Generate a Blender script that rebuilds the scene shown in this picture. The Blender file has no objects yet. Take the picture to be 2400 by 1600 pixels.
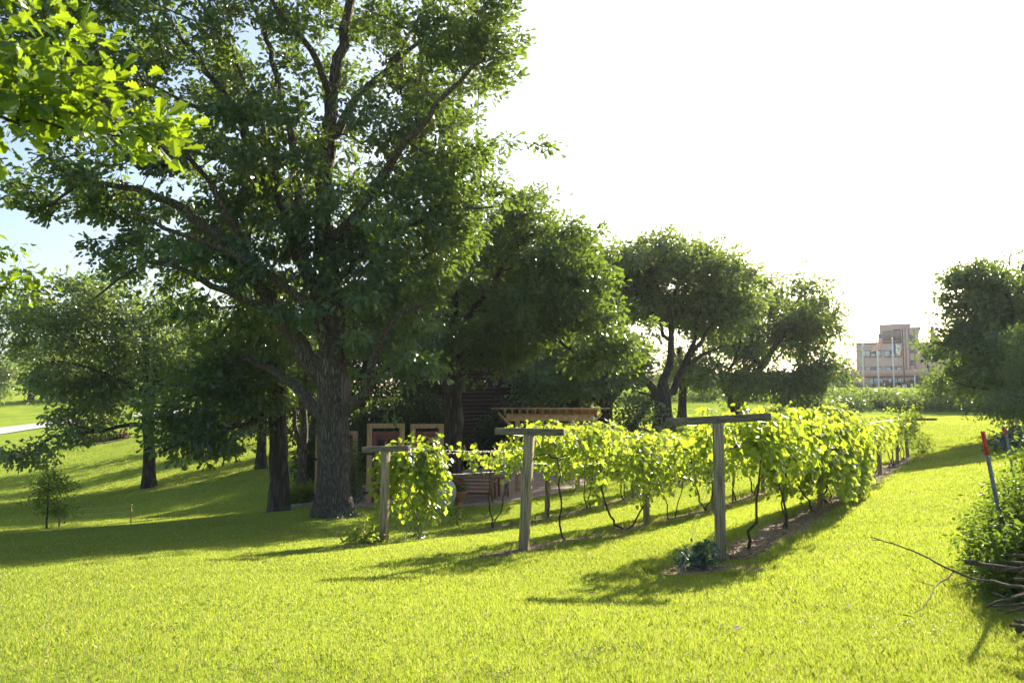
import bpy, math, random
import numpy as np
from mathutils import Vector, noise as mnoise
R = math.radians
# ------------------------------------------------------------------ camera, sky, sun, exposure
sc = bpy.context.scene
W_, H_ = 2400.0, 1600.0
LENS = 28.0
F = LENS / 36.0 * W_
HOR = 960.0                              # horizon row of the photograph
PITCH = math.atan((HOR - 800.0) / F)
EYE = 1.65
cam = bpy.data.cameras.new('camera'); cam.lens = LENS; cam.sensor_width = 36; cam.clip_start = 0.05; cam.clip_end = 3000
camo = bpy.data.objects.new('camera', cam); sc.collection.objects.link(camo)
camo.location = (0, 0, EYE); camo.rotation_euler = (R(90) + PITCH, 0, 0); sc.camera = camo
cam.dof.use_dof = True; cam.dof.focus_distance = 13.0; cam.dof.aperture_fstop = 3.2
SUN_AZ, SUN_EL = 33.0, 24.5              # azimuth to the right of straight ahead, elevation
world = bpy.data.worlds.new('World'); sc.world = world; world.use_nodes = True
wn = world.node_tree; bg = wn.nodes['Background']
sky = wn.nodes.new('ShaderNodeTexSky'); sky.sky_type = 'NISHITA'; sky.sun_disc = False
sky.sun_elevation = R(SUN_EL); sky.sun_rotation = R(SUN_AZ); sky.dust_density = 2.2; sky.air_density = 1.0; sky.ozone_density = 1.2
wn.links.new(sky.outputs[0], bg.inputs[0]); bg.inputs[1].default_value = 0.080
sun = bpy.data.lights.new('sun', 'SUN'); sun.energy = 5.0; sun.angle = R(0.53); sun.color = (1.0, 0.90, 0.70)
suno = bpy.data.objects.new('sun', sun); sc.collection.objects.link(suno)
sd = Vector((math.sin(R(SUN_AZ)) * math.cos(R(SUN_EL)), math.cos(R(SUN_AZ)) * math.cos(R(SUN_EL)), math.sin(R(SUN_EL))))
suno.rotation_euler = sd.to_track_quat('Z', 'Y').to_euler(); suno.location = (30, 40, 40)
sc.view_settings.view_transform = 'Standard'; sc.view_settings.look = 'None'
sc.view_settings.exposure = 1.68; sc.view_settings.gamma = 1.0
cy = sc.cycles
cy.max_bounces = 7; cy.diffuse_bounces = 3; cy.glossy_bounces = 2; cy.transmission_bounces = 5; cy.transparent_max_bounces = 4
cy.sample_clamp_indirect = 6.0; cy.use_denoising = True

# ------------------------------------------------------------------ pixel geometry
K = 2400.0 / 2352.0                      # the coordinates below were read off a 2352 wide view
CP, SP = math.cos(PITCH), math.sin(PITCH)
def P(u, v, Y):                          # point seen at (u, v) (2352 scale), Y metres ahead
    u *= K; v *= K
    yc = 800.0 - v
    fw = F * CP - yc * SP; up = yc * CP + F * SP
    return np.array([(u - 1200.0) * Y / fw, Y, EYE + up * Y / fw])
# terrain: smooth surface through measured ground points
cps = []
for u, v, Y in [(1176,1568,4.7),(196,1568,4.9),(2254,1568,4.5),(1656,1298,10),(1203,1259,11.8),(882,1249,14.8),
                (1993,1122,21.2),(2047,1088,25.8),(2091,1062,31.3),(2118,1049,36.3),
                (0,1240,18),(294,1215,20),(637,1181,24),(774,1186,23),(0,1372,8.6),(500,1330,9.6),
                (108,1215,26.5),(343,1120,45),(0,1130,50),(0,1000,85),(0,980,95),(0,911,150),(245,1019,70),(530,941,96),
                (510,1078,50),(640,1176,27),(813,1166,25),(1098,1166,24),(1274,1127,28),(930,1127,31),(1401,1010,44),
                (1524,990,50),(1676,980,55),(1450,941,80),(1470,927,95),(1470,906,106),(2058,948,76),(2058,905,88),
                (2058,895,165),(1568,888,165),(2058,893,185),(2350,1274,8.6),(2254,1078,20),(2205,1030,35),(2254,956,65),
                (2380,965,55),(1250,930,95),(1250,905,106),(850,930,80),(2352,948,80),(2352,905,92)]:
    cps.append(P(u, v, Y))
for p in [(0,0,0),(-6,0,-.1),(6,0,.1),(0,-12,0),(-20,0,-.6),(20,0,.4),(-40,30,-2.6),(45,30,1.2),(-60,-20,-1),(60,-20,1),
          (-120,200,8),(0,260,8),(150,260,8),(-300,300,12),(300,300,10),(-300,0,2),(300,0,6),(0,600,10),(-500,600,14),(500,600,12)]:
    cps.append(np.array(p, float))
cps = np.array(cps); C0 = 5.0
def phi(d2): return np.sqrt(d2 + C0 * C0)
_d2 = ((cps[:, None, :2] - cps[None, :, :2]) ** 2).sum(-1)
_A = -phi(_d2) + np.eye(len(cps)) * 0.06
_Q = np.c_[np.ones(len(cps)), cps[:, :2]]
_M = np.block([[_A, _Q], [_Q.T, np.zeros((3, 3))]])
_w = np.linalg.solve(_M, np.r_[cps[:, 2], 0, 0, 0])
def hts(x, y):
    x = np.asarray(x, float); y = np.asarray(y, float); sh = x.shape
    x = x.ravel(); y = y.ravel(); out = np.empty(len(x))
    for i in range(0, len(x), 60000):
        xx, yy = x[i:i+60000], y[i:i+60000]
        d2 = (xx[:, None] - cps[None, :, 0]) ** 2 + (yy[:, None] - cps[None, :, 1]) ** 2
        out[i:i+60000] = -phi(d2) @ _w[:-3] + _w[-3] + _w[-2] * xx + _w[-1] * yy
    return out.reshape(sh)
def h(x, y): return float(hts(np.array([x]), np.array([y]))[0])
def G(u, Y, dz=0.0):                     # ground point in picture column u, Y metres ahead
    z = EYE - 2
    for _ in range(4):
        dep = Y * CP + (z - EYE) * SP
        x = (u * K - 1200.0) * dep / F
        z = h(x, Y)
    return np.array([x, Y, z + dz])

# ------------------------------------------------------------------ helpers
col = sc.collection
def tag(o, label=None, cat=None, group=None, kind=None):
    if label: o['label'] = label
    if cat: o['category'] = cat
    if group: o['group'] = group
    if kind: o['kind'] = kind
    return o
def empty(name, loc, label, cat, group=None, rz=0.0):
    o = bpy.data.objects.new(name, None); col.objects.link(o); o.location = tuple(loc); o.rotation_euler = (0, 0, rz)
    o.empty_display_size = 0.3
    return tag(o, label, cat, group)
def link(name, me, mats, parent=None, smooth=False):
    if not isinstance(mats, (list, tuple)): mats = [mats]
    for m in mats: me.materials.append(m)
    if smooth: me.polygons.foreach_set('use_smooth', np.ones(len(me.polygons), dtype=bool))
    o = bpy.data.objects.new(name, me); col.objects.link(o)
    if parent is not None:
        o.parent = parent
    return o
def mesh_raw(verts, loops, starts, totals, matidx=None, tone=None):
    me = bpy.data.meshes.new('m')
    me.vertices.add(len(verts)); me.vertices.foreach_set('co', np.ascontiguousarray(verts, dtype=np.float32).ravel())
    me.loops.add(len(loops)); me.loops.foreach_set('vertex_index', np.ascontiguousarray(loops, dtype=np.int32))
    me.polygons.add(len(starts)); me.polygons.foreach_set('loop_start', np.ascontiguousarray(starts, dtype=np.int32))
    me.polygons.foreach_set('loop_total', np.ascontiguousarray(totals, dtype=np.int32))
    if matidx is not None: me.polygons.foreach_set('material_index', np.ascontiguousarray(matidx, dtype=np.int32))
    me.update(calc_edges=True)
    if tone is not None:
        a = me.attributes.new('tone', 'FLOAT', 'FACE'); a.data.foreach_set('value', np.ascontiguousarray(tone, dtype=np.float32))
    return me
class MB:
    """collects simple shapes, then links them as one mesh object"""
    def __init__(s): s.v = []; s.f = []; s.m = []; s.n = 0
    def add(s, v, f, m=0):
        v = np.asarray(v, float); s.v.append(v); s.f += [tuple(i + s.n for i in q) for q in f]; s.m += [m] * len(f); s.n += len(v)
    def box(s, c, size, rz=0.0, m=0, tilt=(0, 0)):
        c = np.asarray(c, float); x, y, z = [q / 2 for q in size]
        v = np.array([[sx * x, sy * y, sz * z] for sz in (-1, 1) for sy in (-1, 1) for sx in (-1, 1)])
        b = min(x, y, z) * 0.12
        v = s._rot(v, rz, tilt) + c
        s.add(v, [(0, 2, 3, 1), (4, 5, 7, 6), (0, 1, 5, 4), (2, 6, 7, 3), (0, 4, 6, 2), (1, 3, 7, 5)], m)
    def _rot(s, v, rz, tilt):
        tx, ty = tilt
        cx, sx = math.cos(tx), math.sin(tx); v = np.c_[v[:, 0], v[:, 1] * cx - v[:, 2] * sx, v[:, 1] * sx + v[:, 2] * cx]
        cx, sx = math.cos(ty), math.sin(ty); v = np.c_[v[:, 0] * cx + v[:, 2] * sx, v[:, 1], -v[:, 0] * sx + v[:, 2] * cx]
        cz, sz = math.cos(rz), math.sin(rz); return np.c_[v[:, 0] * cz - v[:, 1] * sz, v[:, 0] * sz + v[:, 1] * cz, v[:, 2]]
    def tube(s, pts, rad, n=8, m=0, cap=True, wob=0.0, rng=None):
        pts = np.asarray(pts, float); k = len(pts)
        rad = np.broadcast_to(np.asarray(rad, float), (k,))
        t = np.gradient(pts, axis=0); t /= np.linalg.norm(t, axis=1)[:, None] + 1e-9
        ref = np.eye(3)[np.argmin(np.abs(t.mean(0)))]
        a = np.cross(t, ref); a /= np.linalg.norm(a, axis=1)[:, None] + 1e-9; b = np.cross(t, a)
        th = np.linspace(0, 2 * math.pi, n, endpoint=False)
        rr = rad[:, None] * np.ones((1, n))
        if wob: rr = rr * (1 + wob * np.random.RandomState(k * 7 + n).uniform(-1, 1, (k, n)))
        v = pts[:, None] + (a[:, None] * np.cos(th)[None, :, None] + b[:, None] * np.sin(th)[None, :, None]) * rr[..., None]
        f = [(i * n + j, i * n + (j + 1) % n, (i + 1) * n + (j + 1) % n, (i + 1) * n + j) for i in range(k - 1) for j in range(n)]
        if cap: f += [tuple(range(n))[::-1], tuple((k - 1) * n + j for j in range(n))]
        s.add(v.reshape(-1, 3), f, m)
    def lathe(s, prof, c=(0, 0, 0), n=24, m=0):
        pr = np.asarray(prof, float); th = np.linspace(0, 2 * math.pi, n, endpoint=False)
        v = np.stack([pr[:, 0, None] * np.cos(th), pr[:, 0, None] * np.sin(th), pr[:, 1, None] * np.ones(n)], -1).reshape(-1, 3) + np.asarray(c)
        k = len(pr)
        f = [(i * n + j, i * n + (j + 1) % n, (i + 1) * n + (j + 1) % n, (i + 1) * n + j) for i in range(k - 1) for j in range(n)]
        f += [tuple(range(n))[::-1], tuple((k - 1) * n + j for j in range(n))]
        s.add(v, f, m)
    def build(s, name, mats, parent=None, smooth=False, bevel=0.0, tone=None, off=None):
        v = np.concatenate(s.v)
        if off is not None: v = v - np.asarray(off)
        tot = np.array([len(q) for q in s.f]); st = np.r_[0, np.cumsum(tot)[:-1]]
        me = mesh_raw(v, np.array([i for q in s.f for i in q]), st, tot, s.m, tone)
        o = link(name, me, mats, parent, smooth)
        if bevel:
            md = o.modifiers.new('b', 'BEVEL'); md.width = bevel; md.segments = 2; md.limit_method = 'ANGLE'
        return o
rs = lambda s: np.random.RandomState(s)
def unit(v): return v / (np.linalg.norm(v, axis=-1, keepdims=True) + 1e-9)

# ------------------------------------------------------------------ materials
def newmat(name):
    m = bpy.data.materials.new(name); m.use_nodes = True; nt = m.node_tree; nt.nodes.clear()
    return m, nt, nt.nodes.new('ShaderNodeOutputMaterial')
def N(nt, t, **kw):
    n = nt.nodes.new(t)
    for k, v in kw.items():
        if k in n.inputs: n.inputs[k].default_value = v
        else: setattr(n, k, v)
    return n
def ramp(nt, stops):
    n = nt.nodes.new('ShaderNodeValToRGB'); e = n.color_ramp.elements
    while len(e) < len(stops): e.new(0.5)
    for q, (p, c) in zip(e, stops): q.position = p; q.color = (*c, 1)
    return n
def leafmat(name, dark, light, trans, tmix=0.42, rough=0.42, spec=0.5, straw=None):
    m, nt, out = newmat(name)
    at = N(nt, 'ShaderNodeAttribute', attribute_name='tone')
    cr = ramp(nt, [(0.0, dark), (1.0, light)] if straw is None else [(0, dark), (.93, light), (.97, straw)])
    nt.links.new(at.outputs['Fac'], cr.inputs[0])
    pr = N(nt, 'ShaderNodeBsdfPrincipled', Roughness=rough); pr.inputs['Specular IOR Level'].default_value = spec
    nt.links.new(cr.outputs[0], pr.inputs['Base Color'])
    tr = N(nt, 'ShaderNodeBsdfTranslucent')
    t2 = ramp(nt, [(0.0, tuple(c * 0.72 for c in trans)), (1.0, trans)] if straw is None else [(0, tuple(c * 0.72 for c in trans)), (.93, trans), (.97, straw)])
    nt.links.new(at.outputs['Fac'], t2.inputs[0]); nt.links.new(t2.outputs[0], tr.inputs[0])
    mx = N(nt, 'ShaderNodeMixShader'); mx.inputs[0].default_value = tmix
    nt.links.new(pr.outputs[0], mx.inputs[1]); nt.links.new(tr.outputs[0], mx.inputs[2]); nt.links.new(mx.outputs[0], out.inputs[0])
    return m
def barkmat(name, c1, c2, sc_=1.0, bump=0.6, zs=0.11):
    m, nt, out = newmat(name)
    tc = N(nt, 'ShaderNodeTexCoord'); mp = N(nt, 'ShaderNodeMapping'); mp.inputs['Scale'].default_value = (1, 1, zs)
    nt.links.new(tc.outputs['Object'], mp.inputs[0])
    nz = N(nt, 'ShaderNodeTexNoise', Scale=3.0 * sc_, Detail=3.0); 
    nt.links.new(mp.outputs[0], nz.inputs['Vector'])
    ad = N(nt, 'ShaderNodeMixRGB', blend_type='ADD'); ad.inputs[0].default_value = 0.35
    nt.links.new(mp.outputs[0], ad.inputs[1]); nt.links.new(nz.outputs['Color'], ad.inputs[2])
    vo = N(nt, 'ShaderNodeTexVoronoi', Scale=15.0 * sc_); vo.feature = 'DISTANCE_TO_EDGE'
    nt.links.new(ad.outputs[0], vo.inputs['Vector'])
    n2 = N(nt, 'ShaderNodeTexNoise', Scale=30.0 * sc_, Detail=6.0); nt.links.new(mp.outputs[0], n2.inputs['Vector'])
    mu = N(nt, 'ShaderNodeMath', operation='MULTIPLY_ADD'); mu.inputs[1].default_value = 0.35
    rv = ramp(nt, [(0.02, (0, 0, 0)), (0.40, (1, 1, 1))])
    nt.links.new(vo.outputs[0], rv.inputs[0])
    nt.links.new(n2.outputs[0], mu.inputs[0]); nt.links.new(rv.outputs[0], mu.inputs[2])
    cr = ramp(nt, [(0.1, c1), (1.0, c2)]); nt.links.new(mu.outputs[0], cr.inputs[0])
    pr = N(nt, 'ShaderNodeBsdfPrincipled', Roughness=0.9); nt.links.new(cr.outputs[0], pr.inputs['Base Color'])
    bp = N(nt, 'ShaderNodeBump', Strength=bump, Distance=0.05); nt.links.new(mu.outputs[0], bp.inputs['Height'])
    nt.links.new(bp.outputs[0], pr.inputs['Normal']); nt.links.new(pr.outputs[0], out.inputs[0])
    return m
def plainmat(name, c1, c2, scale=6.0, rough=0.7, stretch=(1, 1, 1), bump=0.15, metal=0.0, detail=5.0, lo=0.3, hi=0.7, dist=0.01):
    m, nt, out = newmat(name)
    tc = N(nt, 'ShaderNodeTexCoord'); mp = N(nt, 'ShaderNodeMapping'); mp.inputs['Scale'].default_value = stretch
    nt.links.new(tc.outputs['Object'], mp.inputs[0])
    nz = N(nt, 'ShaderNodeTexNoise', Scale=scale, Detail=detail); nt.links.new(mp.outputs[0], nz.inputs['Vector'])
    cr = ramp(nt, [(lo, c1), (hi, c2)]); nt.links.new(nz.outputs[0], cr.inputs[0])
    pr = N(nt, 'ShaderNodeBsdfPrincipled', Roughness=rough, Metallic=metal); nt.links.new(cr.outputs[0], pr.inputs['Base Color'])
    if bump:
        bp = N(nt, 'ShaderNodeBump', Strength=bump, Distance=dist); nt.links.new(nz.outputs[0], bp.inputs['Height']); nt.links.new(bp.outputs[0], pr.inputs['Normal'])
    nt.links.new(pr.outputs[0], out.inputs[0]); return m
M = {}
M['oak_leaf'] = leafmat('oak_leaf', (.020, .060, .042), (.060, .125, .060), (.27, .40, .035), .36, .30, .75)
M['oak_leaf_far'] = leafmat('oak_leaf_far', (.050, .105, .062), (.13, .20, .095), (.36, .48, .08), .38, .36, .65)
M['bright_oak_leaf'] = leafmat('bright_oak_leaf', (.04, .09, .02), (.09, .16, .03), (.32, .46, .015), .48, .36, .6)
M['shaded_leaf'] = leafmat('shaded_leaf', (.010, .028, .016), (.028, .060, .025), (.09, .15, .02), .22, .5, .3)  # leaf colour lowered to stand in for shade on foliage behind the patio
M['maple_leaf'] = leafmat('maple_leaf', (.038, .092, .056), (.10, .165, .08), (.24, .36, .04), .34, .45, .45)
M['grape_leaf'] = leafmat('grape_leaf', (.035, .10, .03), (.13, .22, .04), (.56, .70, .045), .52, .34, .6)
M['shrub_leaf'] = leafmat('shrub_leaf', (.04, .09, .025), (.12, .18, .05), (.25, .36, .05), .38, .8, .1)
M['berry_leaf'] = leafmat('berry_leaf', (.03, .08, .02), (.08, .15, .03), (.26, .38, .03), .38, .55, .3)
M['blue_leaf'] = leafmat('blue_leaf', (.03, .07, .05), (.09, .15, .11), (.10, .2, .06), .25, .4, .6)
M['conifer'] = leafmat('conifer', (.02, .05, .03), (.05, .09, .05), (.08, .14, .05), .2, .6, .3)
M['red_leaf'] = leafmat('red_leaf', (.03, .008, .015), (.07, .018, .03), (.14, .02, .03), .25, .5, .4)
M['petal'] = leafmat('petal', (.45, .01, .01), (.75, .03, .02), (.7, .03, .02), .35, .5, .3)
M['yellow_petal'] = leafmat('yellow_petal', (.6, .4, .02), (.7, .5, .03), (.7, .5, .02), .35, .5, .3)
M['grass'] = leafmat('grass', (.045, .125, .040), (.12, .22, .065), (.48, .57, .050), .52, .45, .4, straw=(.55, .45, .26))
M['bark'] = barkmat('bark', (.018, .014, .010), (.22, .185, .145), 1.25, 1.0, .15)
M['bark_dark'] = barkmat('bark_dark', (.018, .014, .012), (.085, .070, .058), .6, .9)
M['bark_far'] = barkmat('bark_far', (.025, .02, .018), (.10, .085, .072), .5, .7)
M['vine_bark'] = barkmat('vine_bark', (.03, .02, .014), (.12, .085, .06), 4.0, .5, .1)
M['stick'] = barkmat('stick', (.09, .06, .045), (.30, .23, .19), 5.0, .4, .5)
M['pile_bark'] = barkmat('pile_bark', (.035, .024, .020), (.16, .115, .10), 5.0, .5, .3)
M['grey_wood'] = plainmat('grey_wood', (.085, .062, .040), (.42, .335, .22), 9, .85, (7, 7, .3), .9)
M['grey_bar'] = plainmat('grey_bar', (.05, .042, .034), (.20, .17, .13), 9, .85, (.6, 7, 7), .5)
M['cedar'] = plainmat('cedar', (.36, .20, .09), (.58, .37, .19), 8, .6, (5, 5, .4), .2)
M['pergola_wood'] = plainmat('pergola_wood', (.36, .18, .09), (.62, .37, .21), 8, .6, (1, 1, 1), .2)
M['red_door'] = plainmat('red_door', (.15, .030, .026), (.24, .055, .045), 4, .5, (1, 1, 1), .05)
M['black_iron'] = plainmat('black_iron', (.01, .01, .011), (.025, .025, .027), 20, .45)
M['bench_wood'] = plainmat('bench_wood', (.16, .075, .045), (.28, .15, .09), 8, .6, (1, 6, 6), .2)
M['glaze'] = plainmat('glaze', (.34, .36, .30), (.48, .50, .43), 3, .35, (1, 1, 1), .02)
M['terracotta'] = plainmat('terracotta', (.35, .13, .075), (.52, .24, .15), 5, .75, (1, 1, 1), .1)
M['white_metal'] = plainmat('white_metal', (.62, .63, .64), (.75, .76, .77), 3, .35, bump=0)
M['dark_metal'] = plainmat('dark_metal', (.02, .03, .03), (.035, .045, .045), 5, .4, bump=0)
M['wire'] = plainmat('wire', (.30, .30, .30), (.45, .45, .45), 20, .4, metal=.8, bump=0)
M['t_red'] = plainmat('t_red', (.42, .015, .02), (.55, .03, .03), 10, .5)
M['t_grey'] = plainmat('t_grey', (.10, .11, .12), (.22, .23, .25), 18, .6)
M['concrete'] = plainmat('concrete', (.38, .37, .35), (.52, .51, .49), 6, .85)
M['road'] = plainmat('road', (.42, .40, .37), (.55, .53, .50), 1.2, .9)
M['stucco'] = plainmat('stucco', (.66, .445, .38), (.72, .49, .42), 1.0, .9, bump=.05)
M['stucco_low'] = plainmat('stucco_low', (.68, .43, .335), (.74, .475, .375), 1.0, .9, bump=.05)
M['stucco_dark'] = plainmat('stucco_dark', (.31, .215, .19), (.36, .25, .22), 1.0, .9, bump=.05)
M['trim_red'] = plainmat('trim_red', (.30, .10, .06), (.36, .13, .08), 1.0, .8, bump=0)
M['win_frame'] = plainmat('win_frame', (.035, .055, .055), (.05, .07, .07), 3, .5, bump=0)
M['glass_light'] = plainmat('glass_light', (.50, .54, .58), (.66, .70, .74), .9, .15, bump=0)
M['glass_dark'] = plainmat('glass_dark', (.12, .12, .15), (.20, .20, .24), 1.5, .12, bump=0)
M['brown_siding'] = plainmat('brown_siding', (.030, .013, .012), (.05, .023, .020), 4, .7, (1, 1, 8), .2)
M['shingle'] = plainmat('shingle', (.05, .04, .04), (.10, .085, .08), 12, .9)
M['stone'] = plainmat('stone', (.20, .20, .19), (.38, .38, .36), 5, .9, bump=.4)
M['flag_red'] = plainmat('flag_red', (.60, .04, .05), (.66, .06, .07), 3, .8, bump=0)
M['flag_white'] = plainmat('flag_white', (.80, .80, .80), (.86, .86, .86), 3, .8, bump=0)
M['flag_blue'] = plainmat('flag_blue', (.03, .07, .24), (.04, .09, .30), 3, .8, bump=0)
M['flag_green'] = plainmat('flag_green', (.05, .28, .14), (.06, .32, .17), 3, .8, bump=0)
M['soil'] = plainmat('soil', (.10, .062, .040), (.38, .265, .18), 26, .95, (1, 1, 1), .9, detail=9, lo=.35, hi=.68, dist=.03)
def pavermat():
    m, nt, out = newmat('paver')
    tc = N(nt, 'ShaderNodeTexCoord'); br = N(nt, 'ShaderNodeTexBrick', Scale=1.0)
    br.inputs['Color1'].default_value = (.36, .24, .18, 1); br.inputs['Color2'].default_value = (.30, .22, .18, 1); br.inputs['Mortar'].default_value = (.16, .13, .11, 1)
    br.inputs['Brick Width'].default_value = .3; br.inputs['Row Height'].default_value = .15; br.inputs['Mortar Size'].default_value = .008
    nt.links.new(tc.outputs['Object'], br.inputs['Vector'])
    nz = N(nt, 'ShaderNodeTexNoise', Scale=3.0, Detail=5.0); nt.links.new(tc.outputs['Object'], nz.inputs['Vector'])
    mx = N(nt, 'ShaderNodeMixRGB', blend_type='OVERLAY'); mx.inputs[0].default_value = .5
    nt.links.new(br.outputs[0], mx.inputs[1]); nt.links.new(nz.outputs[0], mx.inputs[2])
    pr = N(nt, 'ShaderNodeBsdfPrincipled', Roughness=.85); nt.links.new(mx.outputs[0], pr.inputs['Base Color']); nt.links.new(pr.outputs[0], out.inputs[0])
    return m
M['paver'] = pavermat()
def groundmat():
    m, nt, out = newmat('lawn')
    tc = N(nt, 'ShaderNodeTexCoord')
    n1 = N(nt, 'ShaderNodeTexNoise', Scale=.22, Detail=5.0); n2 = N(nt, 'ShaderNodeTexNoise', Scale=9.0, Detail=7.0)
    mp = N(nt, 'ShaderNodeMapping'); mp.inputs['Rotation'].default_value = (0, 0, R(-25)); mp.inputs['Scale'].default_value = (1, .25, 1)
    n3 = N(nt, 'ShaderNodeTexNoise', Scale=1.3, Detail=3.0)
    nt.links.new(tc.outputs['Object'], n1.inputs['Vector']); nt.links.new(tc.outputs['Object'], n2.inputs['Vector'])
    nt.links.new(tc.outputs['Object'], mp.inputs[0]); nt.links.new(mp.outputs[0], n3.inputs['Vector'])
    a = N(nt, 'ShaderNodeMath', operation='MULTIPLY_ADD'); a.inputs[1].default_value = .45
    nt.links.new(n2.outputs[0], a.inputs[0])
    b = N(nt, 'ShaderNodeMath', operation='MULTIPLY_ADD'); b.inputs[1].default_value = .35
    nt.links.new(n3.outputs[0], b.inputs[0]); c = N(nt, 'ShaderNodeMath', operation='MULTIPLY'); c.inputs[1].default_value = .35
    nt.links.new(n1.outputs[0], c.inputs[0]); nt.links.new(c.outputs[0], b.inputs[2]); nt.links.new(b.outputs[0], a.inputs[2])
    cr = ramp(nt, [(.38, (.12, .185, .03)), (.58, (.25, .33, .045)), (.78, (.36, .41, .085))]); nt.links.new(a.outputs[0], cr.inputs[0])
    pr = N(nt, 'ShaderNodeBsdfPrincipled', Roughness=.85); pr.inputs['Specular IOR Level'].default_value = 0
    nt.links.new(cr.outputs[0], pr.inputs['Base Color'])
    sh = N(nt, 'ShaderNodeBump', Strength=.9, Distance=.05); nt.links.new(n2.outputs[0], sh.inputs['Height']); nt.links.new(sh.outputs[0], pr.inputs['Normal'])
    nt.links.new(pr.outputs[0], out.inputs[0]); return m
M['lawn'] = groundmat()

# ------------------------------------------------------------------ leaves
def T_oak():                             # lobed leaf, folded along its midrib, length 1
    L = [(0, 0), (.10, .12), (.07, .24), (.20, .36), (.12, .46), (.30, .62), (.20, .72), (.26, .86), (.10, .96), (0, 1.0)]
    return L
def tmpl(half, fold=.18, droop=.18):
    v = []; n = len(half)
    for sx in (1, -1):
        for x, y in half: v.append((sx * x, y, -x * fold * -1.0 - droop * y * y))
    f = [tuple(range(n)), tuple(range(2 * n - 1, n - 1, -1))]
    return np.array(v), f
LEAF = {
 'oak': tmpl(T_oak()),
 'oaks': tmpl([(0, 0), (.16, .26), (.12, .42), (.30, .66), (.18, .92), (0, 1.0)]),
 'grape': tmpl([(0, .10), (.12, -.06), (.34, -.05), (.42, .12), (.36, .22), (.56, .36), (.52, .52), (.36, .56), (.34, .78), (.16, .86), (0, 1.02)], .2, .25),
 'simple': tmpl([(0, 0), (.22, .28), (.22, .6), (0, 1.0)]),
 'diamond': (np.array([(0, 0, 0), (.32, .45, .03), (0, 1, -.1), (-.32, .5, .05)]), [(0, 1, 2, 3)]),
 'long': tmpl([(0, 0), (.10, .3), (.08, .7), (0, 1.0)]),
}
def leaf_arrays(kind, pos, axis, nor, size, tone):
    T, F_ = LEAF[kind]; n = len(pos); k = len(T)
    ax = unit(axis); nn = nor - (nor * ax).sum(-1, keepdims=True) * ax; nn = unit(nn); sx = np.cross(ax, nn)
    v = pos[:, None] + size[:, None, None] * (T[None, :, 0:1] * sx[:, None] + T[None, :, 1:2] * ax[:, None] + T[None, :, 2:3] * nn[:, None])
    fl = np.concatenate([np.array(q) for q in F_]); tot = np.array([len(q) for q in F_])
    loops = (np.arange(n)[:, None] * k + fl[None]).ravel()
    tots = np.tile(tot, n)
    return v.reshape(-1, 3), loops, tots, np.repeat(tone, len(F_))
def leaves_obj(name, mat, parts, parent=None, off=(0, 0, 0)):
    V, L, Tt, To = [], [], [], []; n = 0
    for v, l, t, to in parts: V.append(v); L.append(l + n); Tt.append(t); To.append(to); n += len(v)
    V = np.concatenate(V) - np.asarray(off); L = np.concatenate(L); Tt = np.concatenate(Tt); To = np.concatenate(To)
    me = mesh_raw(V, L, np.r_[0, np.cumsum(Tt)[:-1]], Tt, None, To)
    return link(name, me, mat, parent)
def rand_leaves(kind, c, sig, n, size, rg, up=.9, tone=None, out=None, szv=.3):
    """n leaves scattered around every centre c (k,3)"""
    k = len(c); of = rg.normal(0, 1, (k * n, 3)) * np.asarray(sig); pos = np.repeat(c, n, 0) + of
    ax = rg.normal(0, .55, (k * n, 3)) + unit(of); ax[:, 2] -= .2
    if out is not None: ax = unit(ax) + .6 * np.repeat(out, n, 0)
    nor = rg.normal(0, 1, (k * n, 3)) * .75; nor[:, 2] += up
    to = np.clip(rg.normal(.45, .25, k * n) + np.repeat(rg.normal(0, .16, k), n), 0, 1)
    sz = size * rg.uniform(1 - szv, 1 + szv, k * n)
    return leaf_arrays(kind, pos, ax, nor, sz, to)

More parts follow.
